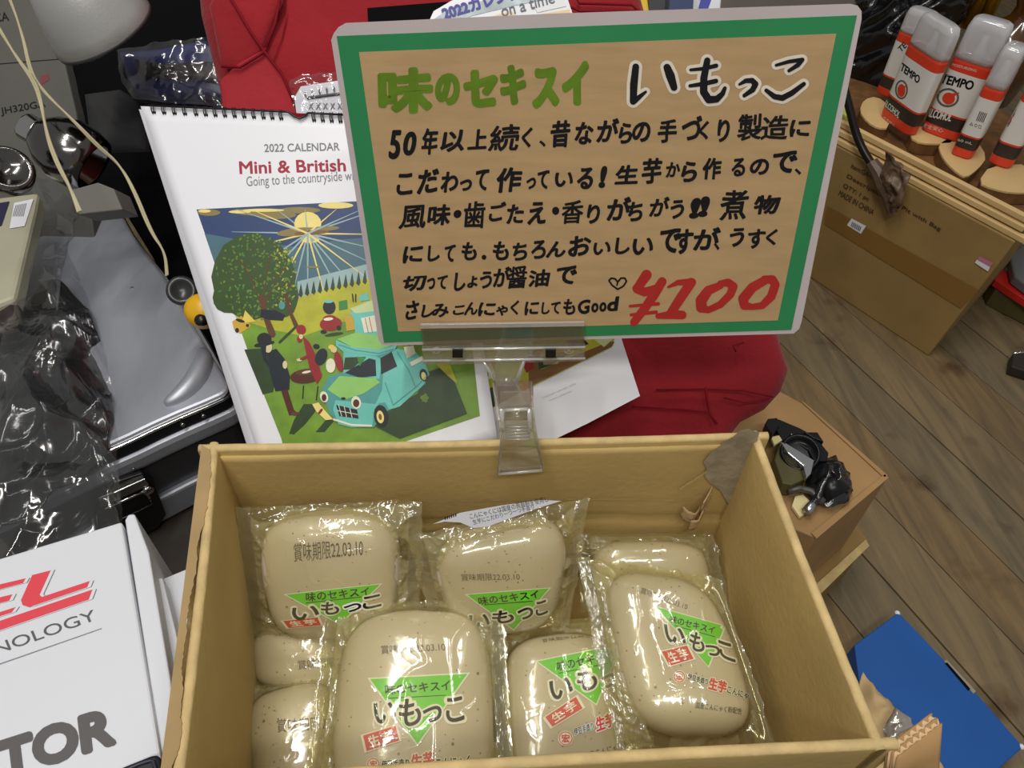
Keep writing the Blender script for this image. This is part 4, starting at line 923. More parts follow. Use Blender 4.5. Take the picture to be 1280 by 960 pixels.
# background goods at the top left
BB = vp(.86)
blk = thing('shade_backdrop', 'added black backdrop standing in for the deep shade left of the calendar', 'bag', tuple(BB.hit(300, 468)[0]))  # added dark backdrop in place of the deep shade behind the goods
fabric('body', [(40, -80), (340, -80), (380, 300), (400, 468), (262, 468), (245, 420), (190, 320), (150, 255), (60, 250), (30, 60)], BB, .02, BLACKM, blk, .003, 9, seed=8, puff=.004)
fabric('grey_panel', [(106, 118), (150, 112), (180, 130), (184, 188), (125, 190), (112, 165)], vp(.765), .004, mat('dark_grey_cloth', (34, 34, 36), .8, bump=.3, bscale=120), blk, .002, 5, seed=9, puff=.006)
gb = thing('shaded_carton', 'tall off-white carton painted grey for shade, with model number lettering behind the chrome lamp', 'box', tuple(vp(.86).hit(20, 200)[0]))
GBX = vp(.84)
q = MB().prism([GBX.hit(x, y)[0] for x, y in ((-120, -80), (44, -80), (95, 140), (125, 340), (-120, 340))], -PV * .06).build('carton_body', mat('shaded_white_board', (86, 85, 80), .7, var=.1, vscale=6), gb, bevel=.002)  # off-white board, its shade put into the grey colour
pr = Print(GBX, .0004); pr.text('JH320GA', (2, 146), (58, 136), (0, 135), 0, .01); pr.text('CA', (-6, 28), (12, 26), (-8, 17), 0, .01); pr.poly([(50, 96), (61, 92), (62, 100), (52, 106)], 1); pr.stroke([(0, 80), (75, 74)], .5, 0)
pr.build('printed_lettering', [BLACK, mat('dull_red_print', (120, 50, 60), .6)], gb)
# desk lamp with silver shade
lamp = thing('desk_lamp', 'silver metal lamp shade hanging over the top left corner', 'lamp', tuple(vp(.66).hit(130, 20)[0]))
LP = vp(.66); c0 = LP.hit(130, 38)[0]
rx_ = LP.hit(188, 10)[0] - LP.hit(74, 70)[0]; rl = np.linalg.norm(rx_) / 2; xd = unit(rx_)
ax = unit(LP.hit(100, -60)[0] - c0 + PV * .09); ax = unit(ax - xd * (ax @ xd))
SILV = mat('silver_paint', (172, 172, 170), .38, metal=.35, bump=.08, bscale=500)
prof = [(rl * 1.0, 0), (rl * 1.02, .0015), (rl * .97, .012), (rl * .88, .028), (rl * .72, .046), (rl * .50, .060), (rl * .25, .068), (.004, .072)]
MB().lathe(c0, ax, prof, 48, xd=xd).build('lamp_shade', SILV, lamp, smooth=True)
MB().lathe(c0 - ax * .0005, ax, [(rl * .9, 0), (rl * 1.02, -.0008), (rl * 1.03, .0022), (rl * .98, .003)], 48, xd=xd).build('shade_rim', mat('dark_rim', (52, 52, 54), .4), lamp, smooth=True)
MB().tube([c0 + ax * .065, c0 + ax * .12, c0 + ax * .16 + xd * .03], .008, 10).build('lamp_arm', SILV, lamp, smooth=True)
# chrome lamp heads below
def chrome_head(label, px, py, d, axp, r, ln):
    t = thing('chrome_lamp', label, 'lamp', tuple(vp(d).hit(px, py)[0])); P = vp(d).hit(px, py)[0]; a = unit(vp(d).hit(*axp)[0] - P - PV * (.012 if r > .025 else -.02))
    MB().lathe(P, a, [(r * .35, -.002), (r * .5, ln * .02), (r * .8, ln * .22), (r, ln * .5), (r * .98, ln * .8), (r * .86, ln), (r * .7, ln * .99), (r * .6, ln * .7)], 40).build('reflector', mat('dark_chrome', (120, 118, 118), .14, metal=1), t, smooth=True)
    MB().lathe(P, a, [(r * .38, -.012), (r * .42, -.01), (r * .42, -.001), (r * .5, .001)], 24).build('socket_ring', CHROME, t, smooth=True)
chrome_head('dark chrome lamp reflector under the cream cord, beside the shaded carton', 45, 165, .70, (112, 205), .030, .056)
chrome_head('small round chrome lamp head cut by the left edge above the clear bag', 5, 222, .66, (30, 212), .022, .02)
gc = MB().prism([vp(.68).hit(x, y)[0] for x, y in ((86, 238), (122, 228), (142, 236), (153, 262), (98, 268))], -PV * .03).build('grey_card_box', mat('grey_card', (104, 103, 98), .7), None, bevel=.001)
tag(gc, 'small grey card box under the chrome lamp, touching the metal case', 'box')
BLUEP = mat('blue_packaging', (26, 30, 84), .4, var=.3, vscale=20)
bp = thing('blue_packet', 'dark blue and brown packet in clear wrap left of the red bag', 'packet', tuple(vp(.74).hit(210, 95)[0]))
fabric('packet', [(150, 66), (200, 62), (262, 50), (300, 60), (300, 128), (200, 124), (172, 118), (158, 95)], vp(.745), .01, BLUEP, bp, .002, 5, seed=4, puff=.008)
fabric('brown_band', [(168, 74), (200, 80), (300, 76), (300, 104), (200, 98), (172, 96)], vp(.735), .002, mat('brown_print', (40, 30, 30), .4), bp, .002, 5, seed=14, puff=.003)
crumple('wrap', [(146, 62), (160, 58), (262, 46), (300, 52), (300, 134), (200, 128), (165, 122), (150, 100)], vp(.728), CLR, bp, .006, 26, 24, 5, .004)
ty = thing('yellow_toy', 'small yellow and black toy between metal case and calendar', 'toy', tuple(vp(.66).hit(248, 395)[0]))
MB().lathe(vp(.66).hit(252, 388)[0], PV, [(.010, -.012), (.016, -.004), (.013, .006), (.006, .010)], 24).build('body', mat('toy_yellow', (220, 170, 20), .35), ty, smooth=True)
for x, y in ((250, 400),): MB().lathe(vp(.648).hit(x, y)[0], PV, [(.005, -.006), (.005, 0), (.002, .0015)], 12).build('black_spot', BLACK, ty, smooth=True)
dt = MB().lathe(vp(.67).hit(228, 364)[0], unit(PV + np.array([.3, 0, 0])), [(.008, -.02), (.012, -.01), (.013, .004), (.010, .008), (.008, .004)], 24).build('round_grey_cap', mat('dark_grey_plastic', (46, 47, 50), .3), None, smooth=True)
tag(dt, 'dark grey round cap beside the yellow toy at the case corner', 'cap')
# cords
CORD = mat('cream_cord', (178, 170, 138), .55)
def cord(name, label, path, d, r):
    P = chaikin([vp(dd).hit(x, y)[0] for (x, y), dd in zip(path, d)], 3, False)
    o = thing(name, label, 'cord', tuple(P[len(P) // 2]))
    MB().tube(P, r, 8).build('strand', CORD, o, smooth=True)
    MB().tube([p + PV * .0005 + xd * (r * 1.6) * math.cos(i * .15) for i, p in enumerate(P)], r, 8).build('strand', CORD, o, smooth=True)
cord('power_cord', 'twisted cream cord falling from the top left corner to the clear bag', [(-6, 30), (20, 70), (44, 100), (52, 125), (58, 170), (70, 205), (88, 235), (101, 264)], [.70, .68, .66, .64, .62, .60, .58, .57], .0011)
cord('power_cord', 'cream cord crossing from the left edge past the chrome lamp to the yellow toy', [(8, -10), (28, 40), (40, 92), (54, 113), (95, 155), (122, 184), (150, 206), (170, 240), (190, 290), (206, 315), (208, 345)], [.72, .69, .665, .66, .66, .67, .68, .68, .68, .68, .68], .0010)

# things at the top edge, between the red bag and the sign
bk = thing('handmade_booklet', 'booklet with blue handwritten 2022 title showing above the sign', 'booklet', tuple(vp(.69).hit(630, 10)[0]))
KP = vp(.688)
MB().prism([KP.hit(x, y)[0] for x, y in ((530, 40), (542, 14), (600, -20), (700, -30), (716, 18), (700, 60), (540, 60))], -PV * .004).build('cover', PAPER, bk)
pr = Print(KP, .0004)
pr.poly([(540, 26), (560, 12), (640, -8), (700, -20), (705, -6), (640, 8), (590, 20), (552, 34)], 0); pr.poly([(660, 20), (712, 12), (716, 30), (650, 40)], 1); pr.poly([(610, 22), (640, 14), (645, 24), (612, 32)], 1, .0001); pr.poly([(668, 10), (704, -2), (708, 8), (672, 16)], 3, .0001)
pr.text('2022カレンダー', (556, 26), (668, -8), (550, 10), 2, .05, .0003); pr.text('on a time', (628, 22), (694, 4), (625, 8), 4, .01, .0003)
pr.build('cover_print', [mat('cover_art', (176, 190, 196), .5, var=.15, vscale=80), mat('cream_print', (222, 196, 150), .5), mat('blue_marker', (50, 46, 140), .5), mat('pale_print', (220, 222, 226), .5), mat('grey_script', (90, 96, 110), .5)], bk)
bkp = MB().prism([vp(.70).hit(x, y)[0] for x, y in ((459, 10), (560, 2), (570, 60), (462, 60))], -PV * .003).build('black_board', BLACKM, None)
tag(bkp, 'black flat board on the red bag above the upper left of the sign', 'board')
pb = thing('wrapped_notebook', 'plastic wrapped ring bound notebook behind the calendar hanger', 'notebook', tuple(vp(.69).hit(410, 140)[0]))
NP = vp(.69)
MB().prism([NP.hit(x, y)[0] for x, y in ((368, 122), (376, 108), (440, 98), (450, 180), (376, 180))], -PV * .004).build('pages', PAPER, pb)
for k in range(6):
    P = NP.hit(382 + k * 9, 119 - k * 1.6)[0]
    MB().tube([P + UP * .003 * math.cos(a) + PV * .003 * math.sin(a) for a in np.linspace(0, 6.28, 11)[:-1]], .0006, 5, closed=True).build('binding_ring', mat('bright_wire', (170, 170, 170), .25, metal=.8), pb, smooth=True)
MB().tube([NP.hit(x, y)[0] + PV * .001 for x, y in ((384, 123), (450, 114))], .0012, 6).build('binding_strip', BLACK, pb)
pr = Print(NP, .0006)
for k in range(5): pr.box('X', 386 + k * 9, 129, 392 + k * 9, 137, 0, .03)
pr.build('cover_print', GREY_I, pb)
crumple('wrap', [(362, 100), (380, 92), (450, 90), (456, 170), (372, 170), (366, 130)], vp(.682), CLR, pb, .005, 40, 20, 2, .002)
for nm, lb, ct, c, q in (('yellow_strip', 'yellow strip standing behind the red bag at the top edge', 'strip', (214, 180, 30), [(796, -30), (806, -30), (812, 16), (806, 20), (800, 12)]),
                     ('dark_packet', 'black packet behind the sign top beside the yellow strip', 'packet', (20, 22, 22), [(808, -30), (842, -30), (836, 40), (812, 40)]),
                     ('blue_packet', 'blue and black packet behind the sign top at mid right', 'packet', (16, 40, 84), [(832, -30), (885, -30), (880, 40), (826, 40)]),
                     ('blue_white_box', 'white box with a broad blue stripe above the sign at right', 'box', (214, 218, 226), [(866, -30), (905, -30), (901, 12), (880, 40), (864, 16)]),
                     ('brown_blanket', 'blurred grey brown bundle above the right half of the sign', 'bundle', (74, 62, 54), [(902, -30), (1070, -30), (1070, 60), (896, 60)])):
    o = MB().prism([vp(.86).hit(x, y)[0] for x, y in q], -PV * .03).build(nm, mat(nm, c, .5, var=.15, vscale=12), None, bevel=.002); tag(o, lb, ct)
    if nm == 'blue_white_box':
        pr = Print(vp(.86), .0004); pr.poly([(884, -30), (900, -30), (884, 14), (872, 14)], 0); pr.build('blue_stripe', mat('stripe_blue', (42, 50, 150), .4), o)

# ================================================================== RIGHT SIDE: carton on the floor with the bottles
cA, cB = at(1160, 445, 0), at(1010, 345, 0); cd_ = unit(cB - cA); cdep = np.array([.80, .60, 0]) * .34; HB = .258
fc_n = unit(np.cross(cd_, UP)); fc_n = fc_n if fc_n @ (EYE - cA) > 0 else -fc_n
fcar = thing('fire_pit_carton', 'large brown shipping carton standing on the plank floor at the upper right, wooden tray on it', 'box', tuple((cA + cB) / 2))
fcar['label'] = 'large brown shipping carton on the plank floor under a tray of bottles'
cA2 = cA; cB2 = cA + cd_ * .50; tA = np.array([cA[0] + .012, cA[1] - .020, HB])
MB().add([cA, cB2, cB2 + cdep, cA + cdep] + [np.array([tA[0], tA[1], HB]), cB2 + UP * HB + (tA - cA - UP * HB), cB2 + cdep + UP * HB, cA + cdep + UP * HB],
         [(0, 1, 2, 3), (7, 6, 5, 4), (0, 4, 5, 1), (1, 5, 6, 2), (2, 6, 7, 3), (3, 7, 4, 0)]).build('carton_body', KRAFTB, fcar, bevel=.002)
nn_ = unit(np.cross(cB2 - cA, tA - cA)); FCP = Plane(cA, nn_)
C8 = lambda x, y: (960 + x / 4, 240 + y / 4)
pr = Print(FCP, .0015)
pr.poly([C8(x, y) for x, y in ((300, 70), (1055, 490), (965, 580), (285, 160), (290, 110))], 0)
pr.build('packing_tape', mat('brown_tape', (132, 98, 46), .3, spec=.5, coat=.3), fcar)
pr = Print(FCP, .0020); pr.poly([C8(x, y) for x, y in ((422, 130), (494, 168), (468, 207), (398, 164))], 0)
for k in range(8): pr.poly([C8(425 + k * 6, 146 + k * 3.4), C8(428 + k * 6, 148 + k * 3.4), C8(421 + k * 6, 172 + k * 3.4), C8(418 + k * 6, 170 + k * 3.4)], 1, .0002)
pr.build('barcode_label', [PAPER, INK], fcar)
pr = Print(FCP, .0020); pr.poly([C8(x, y) for x, y in ((1048, 335), (1115, 372), (1103, 395), (1038, 352))], 0); pr.poly([C8(x, y) for x, y in ((1062, 318), (1130, 352), (1115, 374), (1050, 338))], 1); pr.build('price_sticker', [PAPER, mat('pink_print', (190, 120, 150), .5)], fcar)
CI = mat('carton_ink', (74, 52, 32), .7)
pr = Print(FCP, .0012)
C7 = lambda x, y: (960 + x / 4, y / 4)
for tx, a, b, t in (('Item:GA-0570', (415, 838), (560, 915), (424, 816)), ('Description:Fire Pit with Bag', (392, 890), (860, 1160), (402, 868)), ('QTY: 1 pc', (372, 938), (500, 1010), (384, 915)), ('MADE IN CHINA', (352, 975), (525, 1075), (364, 950))):
    pr.text(tx, C7(*a), C7(*b), C7(*t), 0, .015)
pr.build('printed_lettering', CI, fcar)
# wooden tray resting on the carton
WD = mat('pale_pine', (216, 184, 128), .55, var=.08, vscale=9, stretch=(1, 1, 1), bump=.1, bscale=80); BARK = mat('bark_side', (116, 78, 38), .8, var=.2, vscale=50)
tray = thing('wooden_tray', 'pale wooden slatted tray resting on the large brown carton', 'tray', tuple(np.array([tA[0], tA[1], HB])))
off_ = tA - cA - UP * HB
for k in range(3):
    z0 = HB + .001 + k * .0125; s0 = cA + off_ + UP * z0 - np.array([.8, .6, 0]) * (-.002 - .004 * k) - cd_ * .012 * (k == 0)
    MB().prism([s0, s0 + cd_ * .50, s0 + cd_ * .50 + cdep / .34 * .010, s0 + cdep / .34 * .010], (0, 0, .0095)).build('slat', WD, tray, bevel=.0015)
MB().prism([cA + off_ + UP * (HB + .001) + cdep * .06, cB2 + UP * (HB + .001) + cdep * .06, cB2 + UP * (HB + .001) + cdep, cA + UP * (HB + .001) + cdep], (0, 0, .006)).build('tray_floor', BARK, tray)
ZS = HB + .030
for lb, q in (('pale sawn wood slice at the left front corner of the tray', [(1074, 138), (1080, 124), (1096, 120), (1112, 132), (1112, 160), (1098, 160), (1084, 152)]), ('wood slice under the middle bottle in the tray', [(1136, 164), (1150, 156), (1180, 166), (1196, 178), (1164, 180), (1142, 176)]),
          ('half round wood slice under the narrow bottle', [(1173, 180), (1190, 170), (1222, 176), (1234, 196), (1224, 210), (1208, 222), (1197, 216), (1184, 204), (1176, 192)]), ('wood slice at the right edge below the last bottle', [(1222, 228), (1238, 206), (1290, 205), (1300, 240), (1266, 241), (1242, 236)])):
    t = thing('wood_slice', lb, 'wood slice', tuple(at(*np.mean(q, 0), ZS)), 'sawn wood slices in the tray')
    P = chaikin(hpoly(q, ZS), 1)
    MB().prism(P, (0, 0, -.0035)).build('cut_face', WD, t, bevel=.0004)
    MB().prism([p - UP * .0036 for p in shrinkp(P, .0006)], (0, 0, -.018)).build('bark', BARK, t)
# bottles
BW = mat('bottle_white', (226, 224, 220), .35); BRD = mat('bottle_red', (222, 66, 40), .35); BBK = mat('bottle_black', (52, 46, 42), .4); BCL = film('bottle_cap_highlit', (236, 236, 238), gloss=.10, rough=.12, milk=.55, milkc=(240, 240, 244), bump=0, edge=.35)  # clear caps whitened with milk to stand in for their highlights
def bottle(label, bl, br, depth, ybody, ycap, face=True):
    A_, B_ = at(*bl, ZS), at(*br, ZS); wv = B_ - A_; wd = np.linalg.norm(wv); xd_ = unit(wv); yd = unit(np.cross(UP, xd_))
    if yd @ (A_ - EYE) < 0: yd = -yd
    c = (A_ + B_) / 2 + yd * depth * .5; t = thing('gel_bottle', label, 'bottle', tuple(c + UP * .001), 'alcohol gel bottles in the tray')
    zb = zvert(c - yd * depth * .5, ybody); zc = zvert(c, ycap); h = zb - ZS; hc = zc - zb
    def sect(z, k, n=40, e=.5): return [c + xd_ * sgnp(math.cos(2 * math.pi * i / n), e) * wd / 2 * k + yd * sgnp(math.sin(2 * math.pi * i / n), e) * depth / 2 * k + UP * z for i in range(n)]
    def loft(zs, ms): 
        V = []; n = 40
        for z, k in zs: V += sect(z, k)
        Fc = [(j * n + i, j * n + (i + 1) % n, (j + 1) * n + (i + 1) % n, (j + 1) * n + i) for j in range(len(zs) - 1) for i in range(n)] + [list(range(n))[::-1], list(range(len(V) - n, len(V)))]
        return V, Fc, [ms[j] for j in range(len(zs) - 1) for i in range(n)] + [ms[0], ms[-1]]
    V, Fc, mi = loft([(.001, .9), (.003, .97), (h * .14, 1), (h * .141, 1), (h * .31, 1), (h * .311, 1), (h * .335, 1), (h * .336, 1), (h * .86, 1), (h * .861, 1), (h * .97, 1), (h, .96)], [1, 1, 2, 2, 1, 1, 1, 0, 0, 1, 1])
    body = mk('body', V, Fc, [BW, BRD, BBK], t, smooth=False, mi=mi); body.modifiers.new('b', 'BEVEL').width = .0003
    su = Surf(V, Fc, Plane(c - yd * depth / 2, -yd))
    V2, F2, _ = loft([(h, .97), (h + hc * .12, 1.0), (h + hc * .75, .97), (h + hc * .95, .88), (h + hc, .7)], [0] * 4)
    mk('cap', V2, F2, BCL, t, smooth=True)
    MB().lathe(c + UP * h, UP, [(min(wd, depth) * k_, hc * q_) for k_, q_ in ((.30, 0), (.28, .25), (.18, .3), (.15, .6), (.03, .62))], 20).build('nozzle', BW, t, smooth=True)
    return t, su
def bottle_print(t, su, fn):
    pr = Print(su, .0003, 5); fn(pr); pr.build('label_print', [INK, BRD, BW, mat('grey_ring', (96, 92, 90), .5)], t)
t, su = bottle('alcohol gel bottle at the back left, half hidden behind another bottle', (1092, 116), (1124, 130), .028, 45, 12)
bottle_print(t, su, lambda pr: pr.text('TE', (1126, 66), (1134, 58), (1122, 60), 0, .02))
t, su = bottle('front left alcohol gel bottle turned to the left, with round flame mark', (1097, 144), (1133, 172), .026, 66, 24)
def f1(pr):
    pr.text('TEMPO', (1125, 87), (1148, 105), (1128, 78), 0, .03); pr.ring(1127, 112, 8, 12, 2, 3); pr.ell(1127, 113, 5, 8, 1, .0002); pr.stroke([(1127, 112), (1134, 106)], [1.6, .4], 1, .0003)
    pr.text('ALCOHOL', (1104, 131), (1123, 148), (1107, 124), 2, .02); pr.text('安全安心', (1102, 149), (1117, 160), (1105, 145), 2, .0)
bottle_print(t, su, f1)
t, su = bottle('middle alcohol gel bottle facing forward, with large flame mark', (1149, 163), (1195, 180), .032, 80, 24)
def f2_(pr):
    pr.text('TEMPO', (1174, 103), (1215, 113), (1178, 92), 0, .035); pr.ring(1185, 122, 14, 12, 2.6, 3); pr.ell(1186, 123, 8, 7.5, 1, .0002); pr.stroke([(1187, 120), (1199, 116)], [3, .6], 1, .0003)
    pr.text('ALCOHOL', (1157, 145), (1188, 152), (1161, 135), 2, .03); pr.text('安全安心', (1152, 158), (1178, 166), (1154, 153), 2, .0); pr.text('MOISTURIZING', (1190, 82), (1220, 90), (1191, 79), 2, 0)
bottle_print(t, su, f2_)
t, su = bottle('narrow alcohol gel bottle seen from its side, with a bar code', (1186, 193), (1212, 202), .040, 112, 56)
def f3(pr):
    for k in range(5): pr.poly([(1225 + k * 2, 139 + k * .6), (1226 + k * 2, 139.3 + k * .6), (1221 + k * 2, 151 + k * .6), (1220 + k * 2, 150.7 + k * .6)], 0)
    pr.text('△ ○ □', (1212, 156), (1226, 161), (1213, 152), 0, .01); pr.text('60 mL', (1197, 176), (1215, 181), (1198, 173), 2, .0)
bottle_print(t, su, f3)
t, su = bottle('alcohol gel bottle cut off by the right edge', (1232, 204), (1262, 214), .05, 118, 70)
bottle_print(t, su, lambda pr: (pr.ring(1257, 146, 8, 12, 2, 3), pr.ell(1257, 146, 4, 8, 1, .0002)))
bg = crumple('black_plastic_sack', [(1040, -60), (1260, -60), (1200, 30), (1140, 60), (1100, 130), (1078, 150), (1050, 60)], vp(1.45), mat('black_sack', (12, 12, 14), .2, bump=.3, bscale=40, spec=.7), None, .05, 9, 40, 12, .08)
bg.modifiers.new('s', 'SOLIDIFY').thickness = .002
tag(bg, 'crumpled shiny black plastic sack behind the bottles and right of the sign', 'sack')
yg = MB().prism(hpoly([(1050, 112), (1066, 128), (1070, 150), (1050, 140)], HB + .03), (0, 0, -.022)).build('yellow_green_packet', mat('lime_print', (190, 205, 90), .5, var=.2, vscale=40), None, bevel=.002)
tag(yg, 'small yellow green packet right of the sign beside the black rod', 'packet')
AMB = mat('amber_glass', (84, 50, 16), .12, spec=.8, coat=.5)
P = vp(1.5).hit(1262, 60)[0]
am = thing('amber_bottle', 'brown amber bottle behind the gel bottles at the top right corner', 'bottle', tuple(P))
MB().lathe(P, unit(UP + np.array([.05, 0, 0])), [(.05, -.1), (.062, -.03), (.062, .01), (.05, .035), (.028, .055), (.026, .075), (.036, .095), (.036, .12), (.02, .14)], 36).build('glass', AMB, am, smooth=True)
for i, x in enumerate((1188, 1208, 1226)):
    P = vp(1.55).hit(x, 34)[0]
    cn = thing('gold_can', ('leftmost', 'middle', 'rightmost')[i] + ' gold can in the row above the middle bottle', 'can', tuple(P), 'gold cans behind the bottles')
    MB().lathe(P, UP, [(.012, 0), (.014, .003), (.014, .09), (.011, .096)], 24).build('can_body', mat('gold_metal', (170, 128, 20), .25, metal=.8), cn, smooth=True)
# black rod with taped end
rod = thing('black_rod', 'black metal rod with torn brown tape on its lower end, in front of the carton', 'rod', tuple(vp(.95).hit(1100, 220)[0]))
rq = lambda x, y, o=.014: FCP.hit(x, y)[0] + FCP.n * o
rp = [rq(x, y) for x, y, d in ((1040, 20, .98), (1058, 90, .96), (1068, 130, .955), (1078, 170, .95), (1092, 196, .95), (1102, 208, .95))]
MB().tube(chaikin(rp, 2, False), .0066, 12).build('shaft', mat('rod_metal', (40, 36, 32), .3, metal=.5), rod, smooth=True)
MB().tube([rq(x, y, .018) for x, y in ((1098, 198), (1106, 210), (1114, 226), (1120, 240), (1124, 262))], [.010, .012, .015, .012, .008], 9).build('torn_tape', mat('brown_tape_wrap', (92, 72, 56), .45, bump=.8, bscale=70, spec=.5), rod)
crumple('tape_shred', [(1102, 192), (1118, 196), (1128, 214), (1134, 222), (1128, 256), (1114, 266), (1108, 240), (1098, 214)], Plane(rq(1115, 230, .03), FCP.n), mat('tape_shred', (104, 82, 64), .4, bump=.6, bscale=60), rod, .012, 40, 14, 6, .004, thick=.0006)

# ================================================================== small cartons with the machine part
ZB = .25
sc1 = thing('small_carton', 'brown carton right of the main carton, carrying the machine part', 'box', tuple(at(1060, 640, .14)))
topq = hpoly([(940, 470), (1005, 505), (1110, 597), (1020, 672), (940, 640), (900, 560)], ZB)
zlow = zvert(topq[2], 684)
MB().prism(topq, (0, 0, zlow - ZB)).build('carton_body', KRAFTD, sc1, bevel=.0015)
for q in ([(1014, 666), (1106, 592), (1111, 597), (1021, 673)], [(1000, 500), (1006, 503), (1110, 594), (1106, 597)]):
    MB().prism(hpoly(q, ZB + .0022), (0, 0, -.002)).build('flap_edge', KRAFTD, sc1, bevel=.0005)
sc2 = thing('lower_carton', 'open carton under the small carton with the machine part', 'box', tuple(at(1050, 720, 0)))
lowq = hpoly([(930, 520), (1000, 560), (1086, 676), (1024, 737), (960, 700), (900, 600)], zlow - .0015)
MB().prism(lowq, (0, 0, -(zlow - .0015) + .001)).build('carton_body', KRAFTB, sc2, bevel=.001)
MB().prism(hpoly([(1020, 730), (1082, 674), (1087, 682), (1026, 742)], zlow + .0005), (0, 0, -.002)).build('flap_edge', KRAFTL, sc2, bevel=.0005)
cal_ = thing('brake_caliper', 'black and silver metal machine part with a round bore and plastic wrapped end', 'machine part', tuple(at(1030, 600, ZB)))
MET = mat('black_metal', (26, 27, 30), .3, metal=.4); SLV = mat('machined_metal', (190, 190, 194), .22, metal=.95); OLV = mat('olive_metal', (92, 88, 52), .4, metal=.3)
Z1 = ZB + .028
def arc(cx_, cy_, r0, r1, a0, a1, n=14): return [(cx_ + r1 * math.cos(a), cy_ + r1 * .8 * math.sin(a)) for a in np.linspace(a0, a1, n)] + [(cx_ + r0 * math.cos(a), cy_ + r0 * .8 * math.sin(a)) for a in np.linspace(a1, a0, n)]
MB().prism(hpoly([(960, 523), (974, 524), (1000, 535), (1020, 546), (1036, 566), (1034, 576), (1018, 576), (1010, 562), (996, 553), (980, 552), (972, 540)], Z1), (0, 0, -.014)).build('bracket', MET, cal_, bevel=.001)
MB().lathe(at(1000, 566, Z1), unit(UP + np.array([-.2, -.3, 0])), [(.021, -.006), (.021, .003), (.018, .0035), (.0175, -.004), (.012, -.005)], 32).build('bore_ring', MET, cal_, smooth=True)
MB().prism(hpoly([(960, 523), (972, 522), (974, 532), (966, 545), (956, 530)], Z1 + .006), (0, 0, -.012)).build('bracket_lug', MET, cal_, bevel=.001)
MB().prism(hpoly([(976, 552), (982, 553), (1018, 575), (1014, 592), (1008, 598), (1004, 582), (985, 566)], Z1 + .004), (0, 0, -.008)).build('silver_arm', SLV, cal_, bevel=.001)
MB().prism(hpoly([(974, 556), (1004, 580), (1008, 598), (990, 606), (978, 604), (968, 575)], Z1 - .004), (0, 0, -.020)).build('olive_block', OLV, cal_, bevel=.001)
for x, y in ((989, 543), (1021, 562), (1008, 577)): MB().lathe(at(x, y, Z1 + .001), UP, [(.0016, 0), (.001, .001)], 10).build('bolt', CHROME, cal_, smooth=True)
MB().prism(hpoly([(1005, 520 + 20), (1022, 540), (1030, 552), (1018, 548)], Z1 + .003), (0, 0, -.01)).build('side_lug', MET, cal_, bevel=.001)
crumple('wrapped_cylinder', [(1012, 580), (1034, 572), (1044, 570), (1054, 578), (1062, 594), (1067, 614), (1060, 628), (1040, 634), (1016, 630), (1008, 612), (1010, 596)], HZ(ZB + .012), mat('wrapped_black', (30, 32, 34), .2, bump=.4, bscale=90, spec=.8), cal_, .007, 50, 18, 4, .022)
MB().tube([at(1030, 600, ZB + .016), at(1048, 622, ZB + .014)], .016, 16).build('cylinder', MET, cal_, smooth=True)
MB().tube([at(x, y, ZB + .014) for x, y in ((985, 614), (1000, 610), (1014, 614), (1030, 628))], .004, 8).build('hose', mat('hose', (70, 68, 62), .4), cal_, smooth=True)
MB().tube([at(x, y, ZB + .014) for x, y in ((1008, 640), (1014, 632), (1020, 626))], [.0055, .005, .0035], 10).build('fitting', SLV, cal_, smooth=True)
pp = MB().prism(hpoly([(994, 620), (1004, 618), (1014, 628), (1006, 642), (1000, 646), (990, 632)], ZB + .006), (0, 0, -.0045)).build('cream_paper', mat('cream_paper', (228, 214, 160), .7), None, bevel=.0005)
tag(pp, 'folded cream paper beneath the machine part', 'paper')
pp2 = MB().prism(hpoly([(964, 546), (974, 544), (978, 550), (968, 556)], ZB + .030), (0, 0, -.004)).build('cream_paper', mat('cream_paper2', (222, 208, 150), .7), None, bevel=.0005)
tag(pp2, 'cream paper scrap at the back right corner of the kraft carton', 'paper')

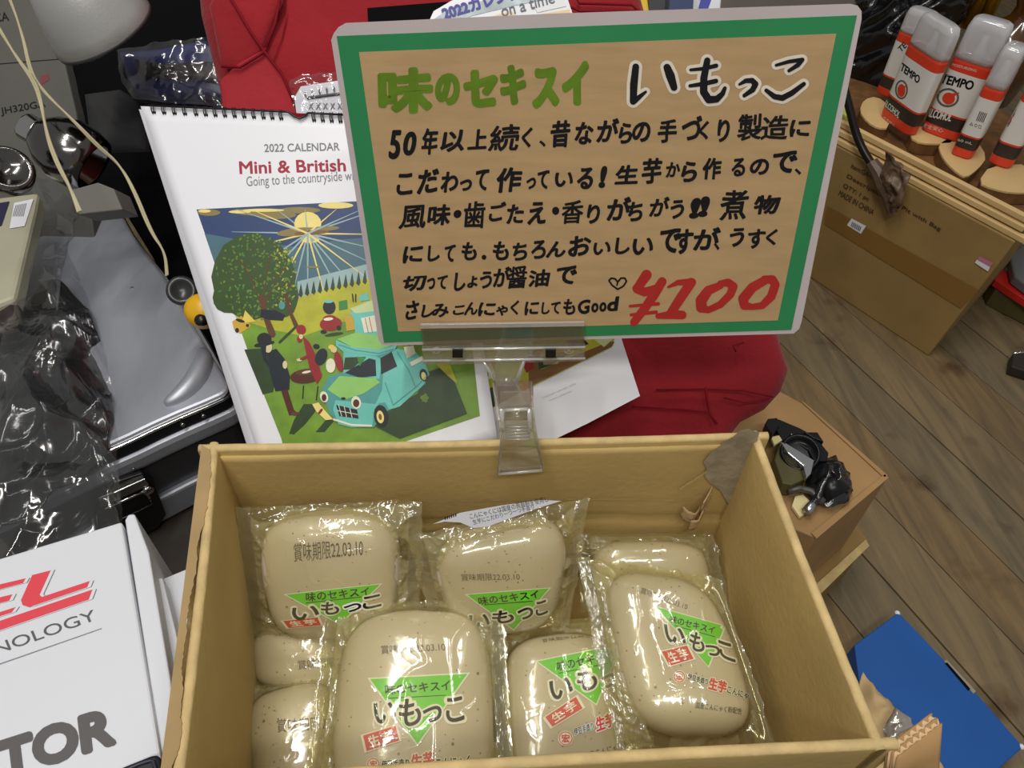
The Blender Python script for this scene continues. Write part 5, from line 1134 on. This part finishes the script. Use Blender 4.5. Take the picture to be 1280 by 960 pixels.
# ================================================================== floor goods at the lower right
blu = thing('blue_box', 'flat blue cardboard box on the plank floor at the lower right', 'box', tuple(at(1170, 880, 0)))
ZBL = .035
BLU = mat('blue_card', (24, 86, 164), .5, var=.05, vscale=8, spec=.4)
MB().prism(hpoly([(1068, 806), (1122, 766), (1128, 770), (1180, 825), (1222, 868), (1276, 930), (1277, 936), (1220, 985), (1150, 1000), (1080, 900)], ZBL), (0, 0, -ZBL + .001)).build('box_body', BLU, blu, bevel=.0012)
MB().prism(hpoly([(1180, 826), (1184, 825), (1220, 864), (1217, 867)], ZBL + .001), (0, 0, -.010)).build('slot_tab', mat('grey_board', (150, 140, 124), .8), blu)
MB().prism(hpoly([(1182, 829), (1184, 828), (1213, 861), (1211, 863)], ZBL + .0014), (0, 0, -.002)).build('slot_gap', BLACKM, blu)
for x, y in ((1122, 766), (1277, 933)): MB().lathe(at(x, y, ZBL - .001), UP, [(.003, -.002), (.0034, 0), (.002, .0016)], 8).build('worn_corner', PAPER, blu)
kp = crumple('kraft_paper_sheet', [(1078, 840), (1086, 850), (1112, 878), (1142, 905), (1160, 940), (1196, 975), (1100, 1000), (1070, 900)], HZ(.055), mat('tan_paper', (196, 168, 122), .8, bump=.4, bscale=60), None, .008, 24, 26, 8, .014, thick=.0008)
tag(kp, 'crumpled tan wrapping paper between the kraft carton and the blue box', 'paper')
sf = crumple('silver_film', [(1106, 912), (1118, 884), (1138, 898), (1142, 908), (1126, 916), (1112, 930)], HZ(.085), mat('silvery_film', (186, 178, 170), .18, metal=.6, bump=.5, bscale=80), None, .005, 50, 12, 3, .006, thick=.0006)
tag(sf, 'shiny crumpled wrapping film on the tan paper', 'film')
rb = thing('red_black_box', 'grey box with red band cut by the right edge behind the large carton', 'box', tuple(at(1275, 370, 0)))
MB().prism(hpoly([(1262, 318), (1300, 290), (1350, 330), (1320, 385), (1268, 345)], .075), (0, 0, -.018)).build('lid', mat('grey_plastic_lid', (104, 104, 108), .4), rb, bevel=.003)
MB().prism(hpoly([(1243, 341), (1250, 334), (1320, 385), (1320, 400), (1244, 350)], .055), (0, 0, -.014)).build('red_band', mat('band_red', (196, 40, 34), .4), rb, bevel=.001)
MB().prism(hpoly([(1240, 352), (1250, 336), (1340, 370), (1340, 410), (1244, 362)], .038), (0, 0, -.037)).build('body', mat('olive_board', (84, 76, 40), .7), rb, bevel=.001)
ft = thing('chair_foot', 'black foot with chrome edge on the floor at the right edge', 'furniture foot', tuple(at(1280, 455, 0)))
MB().prism(hpoly([(1266, 442), (1300, 438), (1300, 470), (1264, 458)], .02), (0, 0, -.019)).build('foot', mat('foot_black', (40, 34, 28), .5), ft, bevel=.002)
MB().tube([at(1266, 442, .021), at(1300, 438, .021)], .0018, 8).build('chrome_edge', CHROME, ft, smooth=True)
